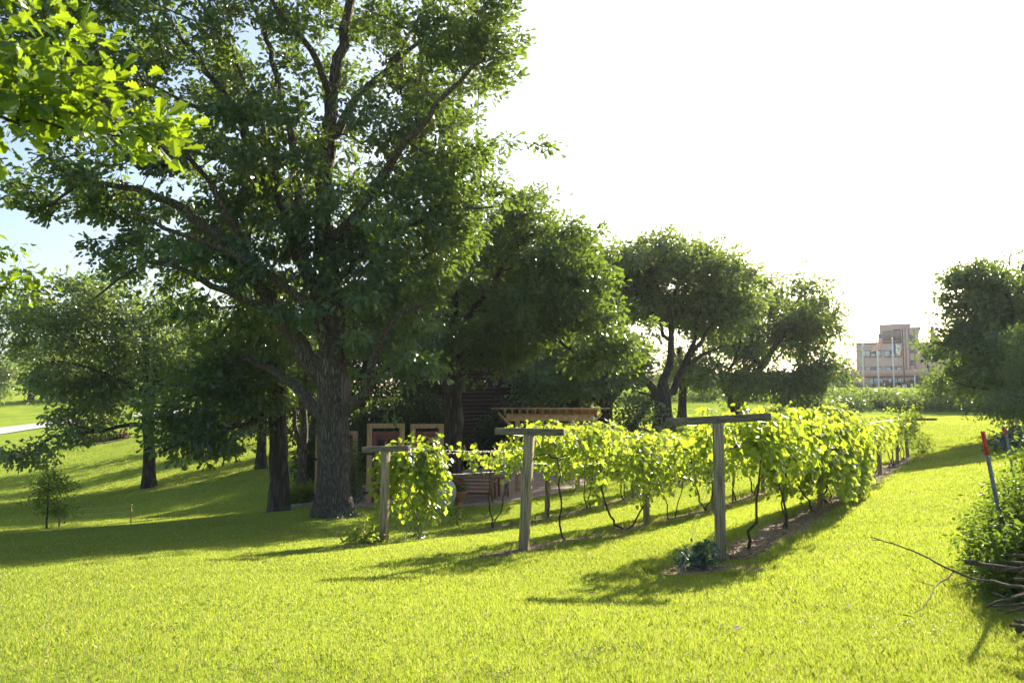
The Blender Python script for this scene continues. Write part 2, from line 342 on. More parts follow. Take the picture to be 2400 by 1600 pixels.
# ------------------------------------------------------------------ trees
def resample(pts, step):
    pts = np.asarray(pts, float); d = np.r_[0, np.cumsum(np.linalg.norm(np.diff(pts, axis=0), axis=1))]
    n = max(2, int(d[-1] / step) + 1); t = np.linspace(0, d[-1], n)
    q = np.stack([np.interp(t, d, pts[:, i]) for i in range(3)], 1)
    for _ in range(2):
        if n > 3: q[1:-1] = .25 * q[:-2] + .5 * q[1:-1] + .25 * q[2:]
    return q
def tree(name, label, cat, limbs, blobs, nclump, per, lsize, leafmat_, barkm, seed, kind='oaks', sig=.3, group=None,
         step=.5, tip=.010, gap=.25, expo=2.2, flare=.5, nfreq=.35, leafy_twigs=True, bark_sides=16, maxr=None, up=.9, name_c='crown', rr=(0.35, 1.0), sub=None):
    rg = rs(seed); rnd = random.Random(seed)
    nodes = []; par = []; rmin = []; first = None
    # explicit limbs: (points, r0, r1); the first is the trunk
    for li, (pts, r0, r1) in enumerate(limbs):
        q = resample(pts, step)
        jit = rg.normal(0, 1, q.shape) * (.05 if li else .015) * step * 2; jit[0] = 0
        q = q + jit
        if li == 0: base = q[0].copy(); prev = -1; s0 = 0
        else:
            A = np.array(nodes); prev = int(np.argmin(((A - q[0]) ** 2).sum(1))); s0 = 1
        for i in range(s0, len(q)):
            nodes.append(q[i]); par.append(prev); prev = len(nodes) - 1
            rmin.append(r0 + (r1 - r0) * (i / (len(q) - 1)) ** .8)
    nl = len(nodes)
    # crown points
    bl = []
    wsum = sum(b[6] if len(b) > 6 else (b[3] * b[4] * b[5]) ** .8 for b in blobs); att = []
    for b in blobs:
        w = b[6] if len(b) > 6 else (b[3] * b[4] * b[5]) ** .8
        k = max(2, int(round(nclump * w / wsum * 1.35)))
        c = P(b[0], b[1], b[2]); sxy = b[2] / F * K
        sb = lsize * 4.6 if sub is None else sub
        ks = k if not sb else max(3, k // 5)
        d = unit(rg.normal(0, 1, (ks, 3))); r = rg.uniform(rr[0] ** expo, 1, ks) ** (1 / expo)
        lump = np.array([mnoise.noise(Vector(q * 2.3) + Vector((seed, b[0] * .01, 0))) for q in d]); r = r * (1 + .55 * lump) * (1 + .18 * rg.normal(0, 1, ks) * (rg.uniform(0, 1, ks) < .15))
        p = c + d * r[:, None] * np.array([b[3] * sxy, b[5], b[4] * sxy])
        if sb:
            pads = rg.uniform(.65, 1.25, ks)[:, None] * np.array([sb, sb, sb * .5]); w_ = rg.randint(0, ks, k)
            p = p[w_] + unit(rg.normal(0, 1, (k, 3))) * (rg.uniform(0, 1, (k, 1)) ** .45) * pads[w_]
        good = [q for q in p if mnoise.noise(Vector(q * nfreq) + Vector((seed * 3.1, 0, 0))) > -.18 + (gap - .25)]
        att += good if len(good) > .45 * k else list(p[:int(k * .75)])
    att = np.array(att)
    hz = hts(att[:, 0], att[:, 1]); att = att[att[:, 2] > hz + .45]
    A0 = np.array(nodes)
    dd = np.sqrt(((att[:, None] - A0[None]) ** 2).sum(-1)).min(1); att = att[np.argsort(dd)]
    cap = nl + len(att) * 14; NA = np.empty((cap, 3)); NA[:nl] = nodes; cnt = nl
    tips = []; trunk_n = len(resample(limbs[0][0], step))
    zmin_att = limbs[0][0][-1][2]
    avail = np.ones(cap); avail[:max(1, int(trunk_n * .6))] = 3.0
    twig = []
    for q in att:
        v = q - NA[:cnt]; d = np.sqrt((v ** 2).sum(1))
        cost = d * avail[:cnt] * (1 + .35 * np.clip(-v[:, 2] / (d + 1e-6), 0, 1))
        j = int(np.argmin(cost)); L = d[j]; a = NA[j].copy(); m = max(1, int(L / (step * .9)))
        m = min(m, 12); side = rg.normal(0, 1, 3) * .10 * L; side[2] += .10 * L
        prev = j
        for i in range(1, m + 1):
            t = i / m; p = a + (q - a) * t + side * 4 * t * (1 - t) * .5 + (rg.normal(0, .05, 3) * step if i < m else 0)
            NA[cnt] = p; par.append(prev); rmin.append(0); prev = cnt; cnt += 1
            if m - i < 2 and i < m: twig.append(p)
        tips.append(prev)
    nodes = NA[:cnt]; par = np.array(par); E = 2.4
    acc = np.zeros(cnt); ch = [[] for _ in range(cnt)]
    for i in range(cnt):
        if par[i] >= 0: ch[par[i]].append(i)
    order = range(cnt - 1, -1, -1)
    acc[[i for i in range(cnt) if not ch[i]]] = tip ** E
    for i in order:
        if par[i] >= 0: acc[par[i]] += acc[i]
    # acc of parents added before children finish only if index order broken; children always have larger index
    r = acc ** (1 / E)
    r = np.where(np.array(rmin) > 0, np.maximum(np.array(rmin), np.minimum(r, np.array(rmin) * 1.3)), r)
    for i in range(cnt):
        if par[i] >= 0: r[i] = min(r[i], r[par[i]])
    # sweep chains
    mb = MB(); mbt = MB()
    starts = [0]; 
    while starts:
        s = starts.pop(); chain = [s]; cur = s
        if par[s] >= 0: chain = [par[s], s]
        while ch[cur]:
            c = sorted(ch[cur], key=lambda i: -r[i]); starts += c[1:]; cur = c[0]; chain.append(cur)
        rad = r[chain].copy()
        if par[s] >= 0: rad[0] = rad[1]
        pts = nodes[chain]; rm = rad[0]
        ns = bark_sides if rm > .2 else 9 if rm > .07 else 5 if rm > .02 else 3
        if s == 0 and flare:
            zz = pts[:, 2] - pts[0, 2]; rad = rad * (1 + flare * np.exp(-np.clip(zz, 0, 99) / .35))
            pts[0, 2] -= .25
        mb.tube(pts, rad, ns, wob=.10 if rm > .2 else .05, cap=False)
    root = empty(name, base, label, cat, group)
    mb.build('trunk', barkm, root, smooth=True, off=base)
    tc = nodes[tips]; cen = tc.mean(0); out = unit(tc - cen)
    parts = [rand_leaves(kind, tc, (sig, sig, sig * .7), per, lsize, rg, up, out=out)]
    if leafy_twigs and twig:
        tw = np.array(twig); parts.append(rand_leaves(kind, tw, (sig * .6,) * 3, max(2, per // 4), lsize, rg, up))
    leaves_obj(name_c, leafmat_, parts, root, base)
    return root
def limb(pts, r0, r1, Y0=None):
    """pts (u,v,Y) in picture scale"""
    return ([P(*p) for p in pts], r0, r1)

# ------------------------------------------------------------------ ground
def ground():
    nx, ny = 300, 420
    s = np.linspace(-1, 1, nx); xs = np.sinh(s * 5.0) / np.sinh(5.0) * 600
    t = np.linspace(0, 1, ny); ys = np.sinh((t * 1.32 - .32) * 4.6) / np.sinh(4.6) * 900 + 3
    X, Y = np.meshgrid(xs, ys); Z = hts(X, Y)
    v = np.stack([X, Y, Z], -1).reshape(-1, 3)
    i = np.arange(ny - 1)[:, None] * nx + np.arange(nx - 1)[None]
    q = np.stack([i, i + 1, i + nx + 1, i + nx], -1).reshape(-1, 4)
    me = mesh_raw(v, q.ravel(), np.arange(len(q)) * 4, np.full(len(q), 4))
    o = link('ground', me, M['lawn'], smooth=True); tag(o, kind='structure')
ground()
def ribbon(name, pts, width, mat, dz, kind='structure', step=.4, edge=0.0, seed=0, ends=False):
    q = resample(pts, step); t = unit(np.gradient(q[:, :2], axis=0)); nrm = np.stack([-t[:, 1], t[:, 0]], 1)
    k = 7; w = np.linspace(-.5, .5, k); rg = rs(seed)
    n = len(q); wl = np.ones((n, 2)) * width
    if edge:
        e = rg.normal(0, edge, (n, 2)); e = (e + np.roll(e, 1, 0) + np.roll(e, -1, 0)) / 1.8; wl = wl * (1 + e)
    if ends:
        tt = np.linspace(0, 1, n); wl = wl * np.clip(np.sqrt(np.clip(1 - (2 * tt - 1) ** 8, 0, 1)), .05, 1)[:, None]
    ww = np.where(w[None] < 0, w[None] * wl[:, :1], w[None] * wl[:, 1:])
    xy = q[:, None, :2] + nrm[:, None] * ww[..., None]
    z = hts(xy[..., 0], xy[..., 1]) + dz
    v = np.concatenate([xy, z[..., None]], -1).reshape(-1, 3)
    i = np.arange(n - 1)[:, None] * k + np.arange(k - 1)[None]
    f = np.stack([i, i + k, i + k + 1, i + 1], -1).reshape(-1, 4)
    me = mesh_raw(v, f.ravel(), np.arange(len(f)) * 4, np.full(len(f), 4))
    o = link(name, me, mat, smooth=True); return tag(o, kind=kind)

# ------------------------------------------------------------------ the vineyard
RD = np.array([17.9 - 2.62, 36.3 - 10.0]); RD /= np.linalg.norm(RD); RA = math.atan2(RD[1], RD[0]); RP = np.array([RD[1], -RD[0]])
rows = [G(1656, 10.0), G(1203, 11.8), G(882, 14.8)]
RL = [30.8, 29.5, 28.0]
def rp(r, t, side=0.0, dz=0.0):
    p = rows[r][:2] + RD * t + RP * side
    return np.array([p[0], p[1], h(p[0], p[1]) + dz])
RN = ['front', 'middle', 'back']
ORD = ['first', 'second', 'third', 'fourth', 'fifth', 'sixth', 'seventh', 'eighth', 'ninth', 'tenth', 'eleventh', 'twelfth', 'thirteenth', 'fourteenth']
mulch = [ribbon('soil_strip', [rp(r, .35 if r == 0 else -1.2), rp(r, 8), rp(r, 18), rp(r, RL[r] + .6)], (.95, .6, .5)[r], M['soil'], .012, seed=r + 3, edge=.28, ends=True, step=.3) for r in range(3)]
pc = G(1606, 9.25)
ribbon('soil_patch', [pc + (-.42, -.35, 0), pc + (.1, .1, 0), pc + (.45, .4, 0)], .8, M['soil'], .016, seed=9, edge=.3, ends=True, step=.12)
def t_post(r, t, height, w, barlen, barw, tilt, bartilt, twist, label, group):
    p = rp(r, t); e = empty('trellis_end_post', p, label, 'trellis post', group)
    tx, ty = tilt
    mb = MB(); mb.box((0, 0, height / 2 - .15), (w, w, height + .3), 0)
    o = mb.build('post', M['grey_wood'], e, bevel=.006); o.rotation_euler = (tx, ty, RA - R(90) + twist)
    mb = MB(); mb.box((0, 0, 0), (barlen, barw, barw * 1.0))
    b = mb.build('crossbar', M['grey_bar'], e, bevel=.006)
    top = Vector((0, 0, height + barw / 2)); top.rotate(o.rotation_euler)
    b.location = top; b.rotation_euler = (0, bartilt, RA - R(90) + twist)
    mb = MB()
    for sx in (0.0,):
        mb.tube([(sx, -barw / 2 - .006, 0), (sx, -barw / 2 + .01, 0)], .013, 8)
    bo = mb.build('bolt', M['black_iron'], b)
    return e
EG = 'T-shaped trellis end posts'
t_post(0, 0, 1.70, .135, 1.27, .095, (0, 0), R(-3.2), R(15), 'weathered grey T-shaped post standing at the near end of the front vine row', EG)
t_post(1, 0, 1.67, .135, 1.04, .10, (R(0), R(3.0)), R(0.5), R(15), 'leaning grey T-shaped post at the near end of the middle vine row', EG)
t_post(2, 0, 1.66, .125, 1.02, .105, (0, R(.3)), R(-2.5), R(4), 'shorter grey T-shaped post nearest the big oak, bar half under vine leaves', EG)
t_post(0, RL[0], 1.68, .15, 2.6, .10, (0, R(-2)), R(-1), 0, 'distant T-shaped post closing the far end of the front vine row', EG)
t_post(1, RL[1], 1.75, .14, 2.4, .10, (0, 0), R(1), 0, 'distant T-shaped post closing the far end of the middle vine row', EG)
t_post(2, RL[2], 1.80, .14, 2.2, .10, (0, 0), R(2), 0, 'distant T-shaped post closing the far end of the back vine row', EG)
lp = {0: [7.2, 13.4, 18.7, 25.2], 1: [5.0, 9.7, 15, 21], 2: [6.4, 12.2, 18, 23.5]}
k = 0
for r in range(3):
    for i, t in enumerate(lp[r]):
        w = .10 if not (r == 0 and i > 0) else .115
        p = rp(r, t); mb = MB(); mb.box((0, 0, .68), (w, w, 1.72)); mb.tube([(-.02, -w / 2 - .004, 1.42), (-.02, -w / 2 + .01, 1.42)], .01, 6)
        o = mb.build('trellis_line_post', M['grey_wood'], bevel=.005); o.location = p
        rg_ = rs(r * 9 + i); o.rotation_euler = (R(rg_.normal(0, 1.2)), R(rg_.normal(0, 1.6)), RA + rg_.normal(0, .1))
        tag(o, f'plain grey line post within the {RN[r]} vine row, {ORD[i]} along from its near T-post', 'post', 'line posts of the vine rows')
for r in range(3):
    mb = MB()
    for sd_, hh in ((-.4, 1.70), (.4, 1.70), (0.07, 1.25)):
        pts = [rp(r, t, sd_, hh - .02 * math.sin(t)) for t in np.linspace(0, RL[r], 14)]
        mb.tube(pts, .0022, 4, cap=False)
    o = mb.build('trellis_wire', M['wire']); tag(o, f'thin wires strung along the {RN[r]} vine row between its T-posts', 'wire', 'wires of the vine rows')
gw = {0: [(-1.45, -.1, .06), (-1.6, .0, .04)], 1: [(-1.7, .05, .05)], 2: [(-1.7, .1, .05)]}
for r in range(3):
    mb = MB()
    for t, s_, z in gw[r]: mb.tube([rp(r, t, s_, .0), rp(r, -.07, s_ * .3 + .03, 1.30)], .0018, 4, cap=False)
    o = mb.build('guy_wire', M['wire']); tag(o, f'guy wire anchoring the near T-post of the {RN[r]} vine row to the ground', 'wire', 'guy wires of the end posts')
# anchors seen between the rows
def vine(r, i, t0, dens, droop, up, wid, floor, seed, label, lsz=.115, stems=2, span=2.5, base=.0):
    rg = rs(seed); p0 = rp(r, t0 + base); e = empty('grapevine', p0, label, 'grapevine', 'grapevines on the trellis rows')
    z0 = p0[2]; mb = MB(); tips = []
    for s in range(stems):
        a = rg.normal(0, .04) + (.25 * (s == 2)); th = t0 + (-1, 1, .3)[s] * rg.uniform(.1, .42) * span * (.2 if s == 0 and rg.uniform() < .5 else 1)
        b0 = rp(r, t0 + base + a, rg.normal(0, .04), -.05); top = rp(r, th, rg.normal(0, .15), 1.35 + rg.uniform(-.1, .15))
        q = np.array([b0 + (top - b0) * f for f in np.linspace(0, 1, 11)]); q[:, 2] += -.30 * np.sin(np.linspace(0, math.pi, 11)) * rg.uniform(0, 1)
        w = np.cumsum(rg.normal(0, .030, (11, 3)), 0); w -= np.linspace(0, 1, 11)[:, None] * w[-1]; w[0] = 0; q = q + w * [1.3, 1.3, .4]
        mb.tube(q, np.linspace(.022, .011, 11) * rg.uniform(.7, 1.15), 6, wob=.25, cap=False)
        tips.append(top)
    for sg in (-1, 1):                    # cordons
        ts = np.linspace(0, span * .5, 7)
        q = np.array([rp(r, t0 + sg * t, rg.normal(0, .06) + .1 * sg, 1.38 + rg.normal(0, .04)) for t in ts])
        mb.tube(q, np.linspace(.017, .009, 7), 5, wob=.2, cap=False)
    pos, ax, no, sz, to = [], [], [], [], []
    ns = int(42 * dens); shoots = MB()
    for s in range(ns):
        th = t0 + float(np.clip(rg.normal(0, .24), -.58, .58)) * span; side = rg.choice([-1, 1])
        fade = 1 - .35 * abs(th - t0) / span
        p = rp(r, th, rg.uniform(0, .36) * side * wid, 1.36 + rg.uniform(0, .28))
        fl = z0 + floor + .55 * rg.uniform(0, 1) ** 1.6; L = rg.uniform(.5, 1.1) * fade; n = max(4, int(L * 15 * (1 + droop * .6))); st = .075
        d = unit(np.array([*(RP * side * rg.uniform(.1, 1.0) + RD * rg.normal(0, .6)), rg.uniform(.1, 1.2) * up]))
        q = [p.copy()]
        dr = droop * rg.uniform(.4, 1.25)
        for j in range(n):
            f = j / n
            d = d + np.array([0, 0, -.34 * dr * (.35 + f)]) + rg.normal(0, .13, 3)
            if up > 1.2: d[2] += .05
            d = unit(d); p = p + d * st
            if p[2] < fl or (p[:2] - rows[r][:2]) @ RD < .2 or (p[:2] - rows[r][:2]) @ RD > t0 + (.3 if span < 2 else .25 + .62 * span): break
            sd_ = (p[:2] - rows[r][:2]) @ RP
            if abs(sd_) > .3 + .42 * wid: d[:2] -= RP * math.copysign(.35, sd_)
            if p[2] > z0 + 1.56 + .42 * up: d[2] = -abs(d[2])
            q.append(p.copy())
            m = 2 if rg.uniform() < .45 else 1
            for _ in range(m):
                o_ = unit(rg.normal(0, 1, 3) + np.array([*(RP * side * .6), .1]))
                pos.append(p + o_ * rg.uniform(.03, .09)); a_ = o_ + np.array([0, 0, -.8]); ax.append(a_)
                nn = rg.normal(0, .55, 3) + np.array([*(RP * side * .55), .75]); no.append(nn)
                sz.append(lsz * rg.uniform(.45, 1.25) * (1 - .45 * f * f)); to.append(np.clip(rg.normal(.38, .2) + .45 * f * f, 0, 1))
        if len(q) > 3: shoots.tube(np.array(q), np.linspace(.005, .0025, len(q)), 3, cap=False)
    mb.build('trunk', M['vine_bark'], e, smooth=True, off=p0)
    shoots.build('shoots', M['vine_shoot'], e, off=p0)
    leaves_obj('foliage', M['grape_leaf'], [leaf_arrays('grape', np.array(pos), np.array(ax), np.array(no), np.array(sz), np.array(to))], e, p0)
M['vine_shoot'] = plainmat('vine_shoot', (.20, .16, .05), (.34, .30, .10), 8, .6)
# density, droop, up, width per vine
VP_ = {0: [(1.4, .7, .8, .8, .9), (2.0, 1.0, .9, .8, .85), (2.6, 2.0, 1.2, .95, .30), (3.2, 2.3, .9, .85, .0), (1.1, 1.6, .6, .5, .2), (.45, .8, .5, .4, .6), (.35, .8, .5, .35, .8), (.3, .7, .5, .35, .8), (.4, .8, .6, .4, .8), (.4, .7, .7, .45, .8), (.6, .8, .7, .4, .6), (.7, .6, 1.7, .5, .7)],
       1: [(1.2, .7, .7, .8, .8), (1.9, 1.1, .7, .9, .5), (2.0, 1.2, .8, .9, .5), (1.7, 1.0, .7, .9, .6), (1.7, 1.1, .8, .9, .6), (1.5, 1.0, .7, .7, .7), (.8, .9, .6, .6, .8), (.45, .8, .5, .4, .8), (.4, .8, .5, .4, .8), (.35, .8, .5, .4, .8), (.4, .8, .8, .4, .8)],
       2: [(3.0, 1.8, 1.0, .4, .3), (.5, .4, .7, .5, 1.15), (2.3, 1.0, 2.0, .9, .7), (2.3, 1.0, 1.6, 1.0, .7), (2.0, 1.0, 1.0, .9, .7), (1.5, 1.0, .8, .8, .8), (1.0, 1.0, .7, .7, .8), (.5, .8, .6, .5, .8), (.4, .7, .6, .4, .8), (.35, .7, .6, .4, .8), (.35, .7, .6, .4, .8)]}
for r in range(3):
    for i, (de, dr, up, wi, flo) in enumerate(VP_[r]):
        t0 = 1.15 + i * 2.5 + ((0.1, .35, 0.25)[r] if (r, i) != (2, 0) else -.15)
        vine(r, i, t0, de, dr, up, wi, flo, 100 * r + i + 5, f'leafy grapevine in the {RN[r]} row, {ORD[i]} plant counting from its near T-post', lsz=.12 if r == 0 else .11, stems=int(rs(r * 50 + i).choice([1, 2, 2])),
             base=.4 if (r, i) == (0, 2) else 0, span=1.2 if (r, i) == (2, 0) else 2.5)
print('vines done')

# ------------------------------------------------------------------ main oak
Y = 23.0
def L(lst, r0, r1, y0=Y, y1=Y):
    n = len(lst); return ([P(u, v, y0 + (y1 - y0) * i / (n - 1)) for i, (u, v) in enumerate(lst)], r0, r1)
ob = G(765, 23.0)
trunk = ([ob, *[P(u, v, 23) for u, v in ((768, 1120), (768, 1060), (766, 1000), (764, 940), (762, 880), (762, 830))]], .45, .44)
limbs = [trunk,
 L([(762, 830), (768, 780), (766, 700), (750, 600), (738, 500), (750, 400), (757, 300), (760, 200), (778, 120), (800, 40), (815, -80)], .37, .11, 23, 24),
 L([(760, 225), (735, 150), (690, 80), (640, 20), (600, -60)], .13, .05, 23.3, 21),
 L([(765, 330), (800, 250), (850, 190), (895, 160), (935, 115), (985, 92)], .17, .06, 23.5, 25),
 L([(880, 185), (915, 110), (950, 60), (1000, -40)], .09, .04, 24, 26),
 L([(768, 560), (820, 490), (880, 400), (930, 330), (1000, 250), (1060, 170), (1110, 140)], .19, .05, 23, 20),
 L([(768, 660), (850, 560), (950, 510), (1050, 480), (1130, 470)], .14, .03, 23, 21),
 L([(770, 740), (850, 670), (920, 620), (1000, 570), (1090, 520)], .13, .03, 23, 25),
 L([(772, 960), (800, 945), (832, 925), (850, 870), (855, 810), (885, 740), (960, 690), (1010, 690)], .20, .04, 23, 21),
 L([(758, 880), (720, 830), (675, 770), (630, 720), (600, 660), (560, 590), (480, 520), (400, 460), (300, 430), (170, 420)], .31, .05, 23, 21.5),
 L([(760, 850), (745, 770), (715, 700), (645, 650), (590, 610), (525, 575), (460, 545), (400, 540), (300, 480)], .20, .04, 23, 19.5),
 L([(760, 800), (720, 640), (680, 560), (640, 450), (590, 380), (560, 280), (500, 190), (430, 110), (370, 20)], .26, .06, 23, 24.5),
 L([(640, 450), (615, 330), (590, 230), (520, 120), (450, -10)], .13, .04, 23.5, 22),
 L([(700, 600), (690, 470), (670, 330), (640, 200), (620, 90), (560, -40)], .18, .06, 23, 25),
 L([(752, 970), (690, 900), (640, 860), (580, 830), (500, 800)], .22, .05, 23, 25),
 L([(630, 720), (560, 690), (500, 660), (420, 610), (340, 595), (270, 640), (200, 692)], .14, .02, 22.5, 20),
 L([(600, 660), (540, 520), (470, 400), (380, 300), (250, 230), (120, 200)], .13, .03, 22.7, 20),
 L([(560, 280), (540, 250), (480, 270), (420, 235), (330, 190)], .10, .03, 23, 20.5)]
blobs = [(760, 40, 23.5, 300, 200, 5, 10500), (560, 80, 23, 260, 200, 5, 9500), (1010, 80, 23, 160, 190, 4), (1120, 90, 22.5, 70, 110, 2), (330, 120, 22, 260, 190, 4), (110, 180, 21, 180, 190, 3),
         (240, 400, 21.5, 190, 90, 3), (110, 455, 21, 75, 50, 1.2), (470, 400, 23, 230, 150, 4.5), (760, 400, 23, 240, 190, 5), (990, 330, 23, 130, 140, 4), (1070, 430, 22, 105, 90, 2.5),
         (1020, 500, 22, 120, 110, 3), (910, 590, 22, 180, 130, 4), (620, 620, 22.5, 230, 140, 4), (420, 570, 23, 150, 90, 3), (860, 740, 21.3, 130, 100, 2.5), (940, 860, 20.8, 80, 65, 1.2),
         (540, 760, 25, 150, 90, 2.5), (780, 975, 22.3, 65, 28, .4, 12), (1130, 150, 22, 60, 60, 1.5), (330, 610, 21, 60, 25, 1, 10), (700, 850, 24.5, 120, 60, 1.5), (1090, 350, 22, 70, 40, 1.5, 30)]
tree('oak_tree', 'huge old oak with a thick ridged trunk towering over the lawn', 'tree', limbs, [(b[0], b[1], b[2] + 1.1, *b[3:]) for b in blobs], 3500, 23, .185, M['oak_leaf'], M['bark'], 7, 'oak', sig=.13, step=.45, tip=.010, flare=.60, bark_sides=26, nfreq=.5, gap=.22, expo=3.0)
mb = MB()
c = P(795, 890, 22.62)
rg = rs(4)
for i in range(16):
    a = rg.uniform(-1.2, 1.2); x = .10 * math.sin(a); yy = -.07 * math.cos(a)
    mb.tube([c + (x, yy, -.42 + rg.uniform(-.06, .02)), c + (x * 1.25, yy * 1.3, .0), c + (x * 1.1, yy * 1.2, .30 + rg.uniform(-.15, .16))], [.03, .035, .01], 5)
o = mb.build('bark_stub', M['stick'], bpy.data.objects['oak_tree'], smooth=True, off=ob)
print('oak done')
# ------------------------------------------------------------------ other trees
def trk(u, Yt, vs, r0, r1):
    b = G(u, Yt); return ([b] + [P(a, v, Yt) for a, v in vs], r0, r1)
TG = 'oaks behind the vineyard'
y = 33.0
tree('oak_tree', 'dark oak whose long limb reaches right above the pergola', 'tree',
     [trk(1036, y, [(1040, 1000), (1042, 900), (1044, 830)], .40, .36), L([(1044, 830), (1046, 760), (1040, 680), (1060, 600)], .26, .08, y, y), L([(1044, 850), (1075, 800), (1130, 768), (1200, 765), (1260, 775), (1320, 810)], .20, .05, y, 30),
      L([(1046, 760), (1100, 690), (1160, 610), (1220, 520)], .16, .04, y, 31), L([(1044, 880), (1000, 820), (960, 780)], .15, .04, y, 31)],
     [(1190, 510, 32, 60, 65, 3), (1235, 458, 32, 32, 30, 1.5, 16), (1275, 600, 31, 90, 70, 3.5), (1330, 575, 32, 45, 28, 2), (1365, 680, 30, 90, 80, 3), (1150, 620, 33, 110, 90, 4), (1230, 720, 31, 130, 80, 3.5), (1430, 770, 29.5, 50, 60, 2), (1380, 810, 30, 70, 45, 2), (1060, 620, 34, 100, 100, 3), (1110, 790, 33, 110, 50, 3), (970, 810, 32, 70, 60, 2.5), (1140, 865, 33.5, 90, 35, 2, 60)],
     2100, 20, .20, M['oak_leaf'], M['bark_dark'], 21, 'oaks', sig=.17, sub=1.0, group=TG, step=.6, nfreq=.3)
y = 44.0
tree('oak_tree', 'dark crooked oak just right of the pergola roof', 'tree',
     [trk(1393, y, [(1396, 985), (1390, 940), (1393, 900), (1396, 860)], .36, .25), L([(1391, 945), (1350, 915), (1310, 870), (1285, 820), (1270, 770)], .26, .06, y, 43), L([(1393, 930), (1430, 895), (1460, 860), (1490, 820)], .20, .06, y, 44),
      L([(1396, 860), (1380, 800), (1390, 750)], .16, .05, y, 45), L([(1391, 955), (1350, 960), (1310, 945), (1260, 915), (1230, 900)], .16, .04, y, 41)],
     [(1380, 760, 44, 90, 60, 4), (1300, 800, 44, 80, 60, 4), (1440, 830, 44, 50, 45, 3), (1330, 870, 43, 90, 35, 3), (1250, 880, 42, 70, 40, 2), (1465, 790, 46, 48, 60, 3, 110)],
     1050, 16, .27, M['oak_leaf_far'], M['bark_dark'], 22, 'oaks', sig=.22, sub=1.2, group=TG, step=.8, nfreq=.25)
y = 50.0
tree('oak_tree', 'broad umbrella-shaped oak with bare forking limbs in mid field', 'tree',
     [trk(1524, y, [(1523, 985), (1521, 940), (1522, 905)], .58, .52), L([(1521, 930), (1505, 890), (1480, 865), (1440, 850), (1400, 790)], .32, .08, y, 48), L([(1522, 905), (1542, 850), (1538, 790), (1550, 740), (1530, 690), (1500, 640)], .30, .09, y, 50),
      L([(1530, 920), (1560, 880), (1572, 830), (1600, 790), (1600, 740)], .30, .10, y, 51), L([(1572, 830), (1620, 770), (1650, 720), (1690, 690)], .16, .05, y, 51), L([(1550, 740), (1545, 700), (1560, 640), (1580, 600)], .17, .05, y, 50),
      L([(1538, 790), (1510, 740), (1490, 690), (1440, 650)], .15, .05, y, 49), L([(1575, 840), (1640, 800), (1700, 790)], .14, .05, 50, 52), L([(1600, 740), (1640, 690), (1660, 640)], .13, .04, 51, 51),
      L([(1521, 925), (1490, 905), (1465, 900)], .2, .05, y, 52)],
     [(1440, 620, 50, 75, 45, 4), (1510, 605, 50, 90, 50, 4), (1600, 620, 50, 90, 55, 4), (1670, 670, 50, 70, 65, 4), (1410, 690, 49, 50, 50, 3), (1490, 700, 52, 70, 45, 3), (1600, 720, 52, 80, 45, 3), (1480, 790, 52, 40, 55, 3, 40), (1650, 790, 52, 50, 55, 3, 50), (1590, 860, 54, 40, 28, 2, 24), (1560, 800, 55, 50, 50, 2, 30), (1385, 600, 50, 30, 25, 1.5, 20), (1700, 770, 53, 50, 60, 3, 90), (1640, 830, 54, 50, 35, 3, 45)],
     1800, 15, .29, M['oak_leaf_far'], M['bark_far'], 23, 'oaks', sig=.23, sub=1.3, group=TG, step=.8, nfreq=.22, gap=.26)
y = 56.0
tree('oak_tree', 'tall ivy-clad trunk close behind the umbrella-shaped oak', 'tree',
     [trk(1566, y, [(1566, 960), (1568, 900), (1570, 860), (1560, 800)], .34, .2), L([(1568, 900), (1600, 860), (1640, 850)], .16, .05, y, y)],
     [(1572, 925, 56, 30, 50, .8, 30), (1590, 870, 56, 50, 30, 2), (1560, 840, 57, 50, 40, 2)], 150, 26, .22, M['oak_leaf_far'], M['bark_dark'], 24, 'oaks', sig=.45, group=TG, step=.8)
y = 58.0
tree('oak_tree', 'wide oak with a V-forked trunk, crown edging the open sky', 'tree',
     [trk(1684, y, [(1684, 975), (1682, 965)], .62, .60), L([(1683, 968), (1674, 920), (1664, 880), (1650, 850), (1630, 800)], .36, .08, y, 57), L([(1686, 968), (1712, 900), (1740, 850), (1780, 800), (1815, 750), (1830, 690)], .40, .08, y, 58),
      L([(1690, 975), (1720, 955), (1760, 940), (1820, 948), (1870, 940)], .16, .05, y, 55), L([(1740, 850), (1720, 790), (1740, 720), (1730, 660)], .2, .05, y, 59), L([(1712, 900), (1780, 870), (1840, 860), (1900, 830)], .17, .04, y, 56),
      L([(1815, 750), (1850, 690), (1850, 640)], .09, .03, 58, 58), L([(1664, 880), (1700, 810), (1690, 740)], .15, .05, 57, 58)],
     [(1730, 680, 59, 70, 50, 4), (1800, 700, 58, 80, 60, 4), (1860, 760, 57, 65, 70, 4), (1700, 770, 59, 60, 55, 3), (1780, 800, 58, 80, 65, 4), (1868, 855, 56, 50, 50, 3), (1800, 880, 57, 70, 32, 2.5), (1700, 880, 57, 55, 35, 2.5), (1860, 928, 55, 75, 28, 2), (1760, 930, 57, 40, 22, 1.5, 16), (1830, 632, 58, 25, 22, 1, 10), (1880, 632, 58, 30, 28, 1, 12), (1640, 900, 58, 35, 28, 2, 20), (1925, 720, 57.5, 14, 14, .5, 3)],
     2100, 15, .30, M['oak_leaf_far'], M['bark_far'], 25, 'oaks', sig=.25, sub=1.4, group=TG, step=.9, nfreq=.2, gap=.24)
y = 40.0
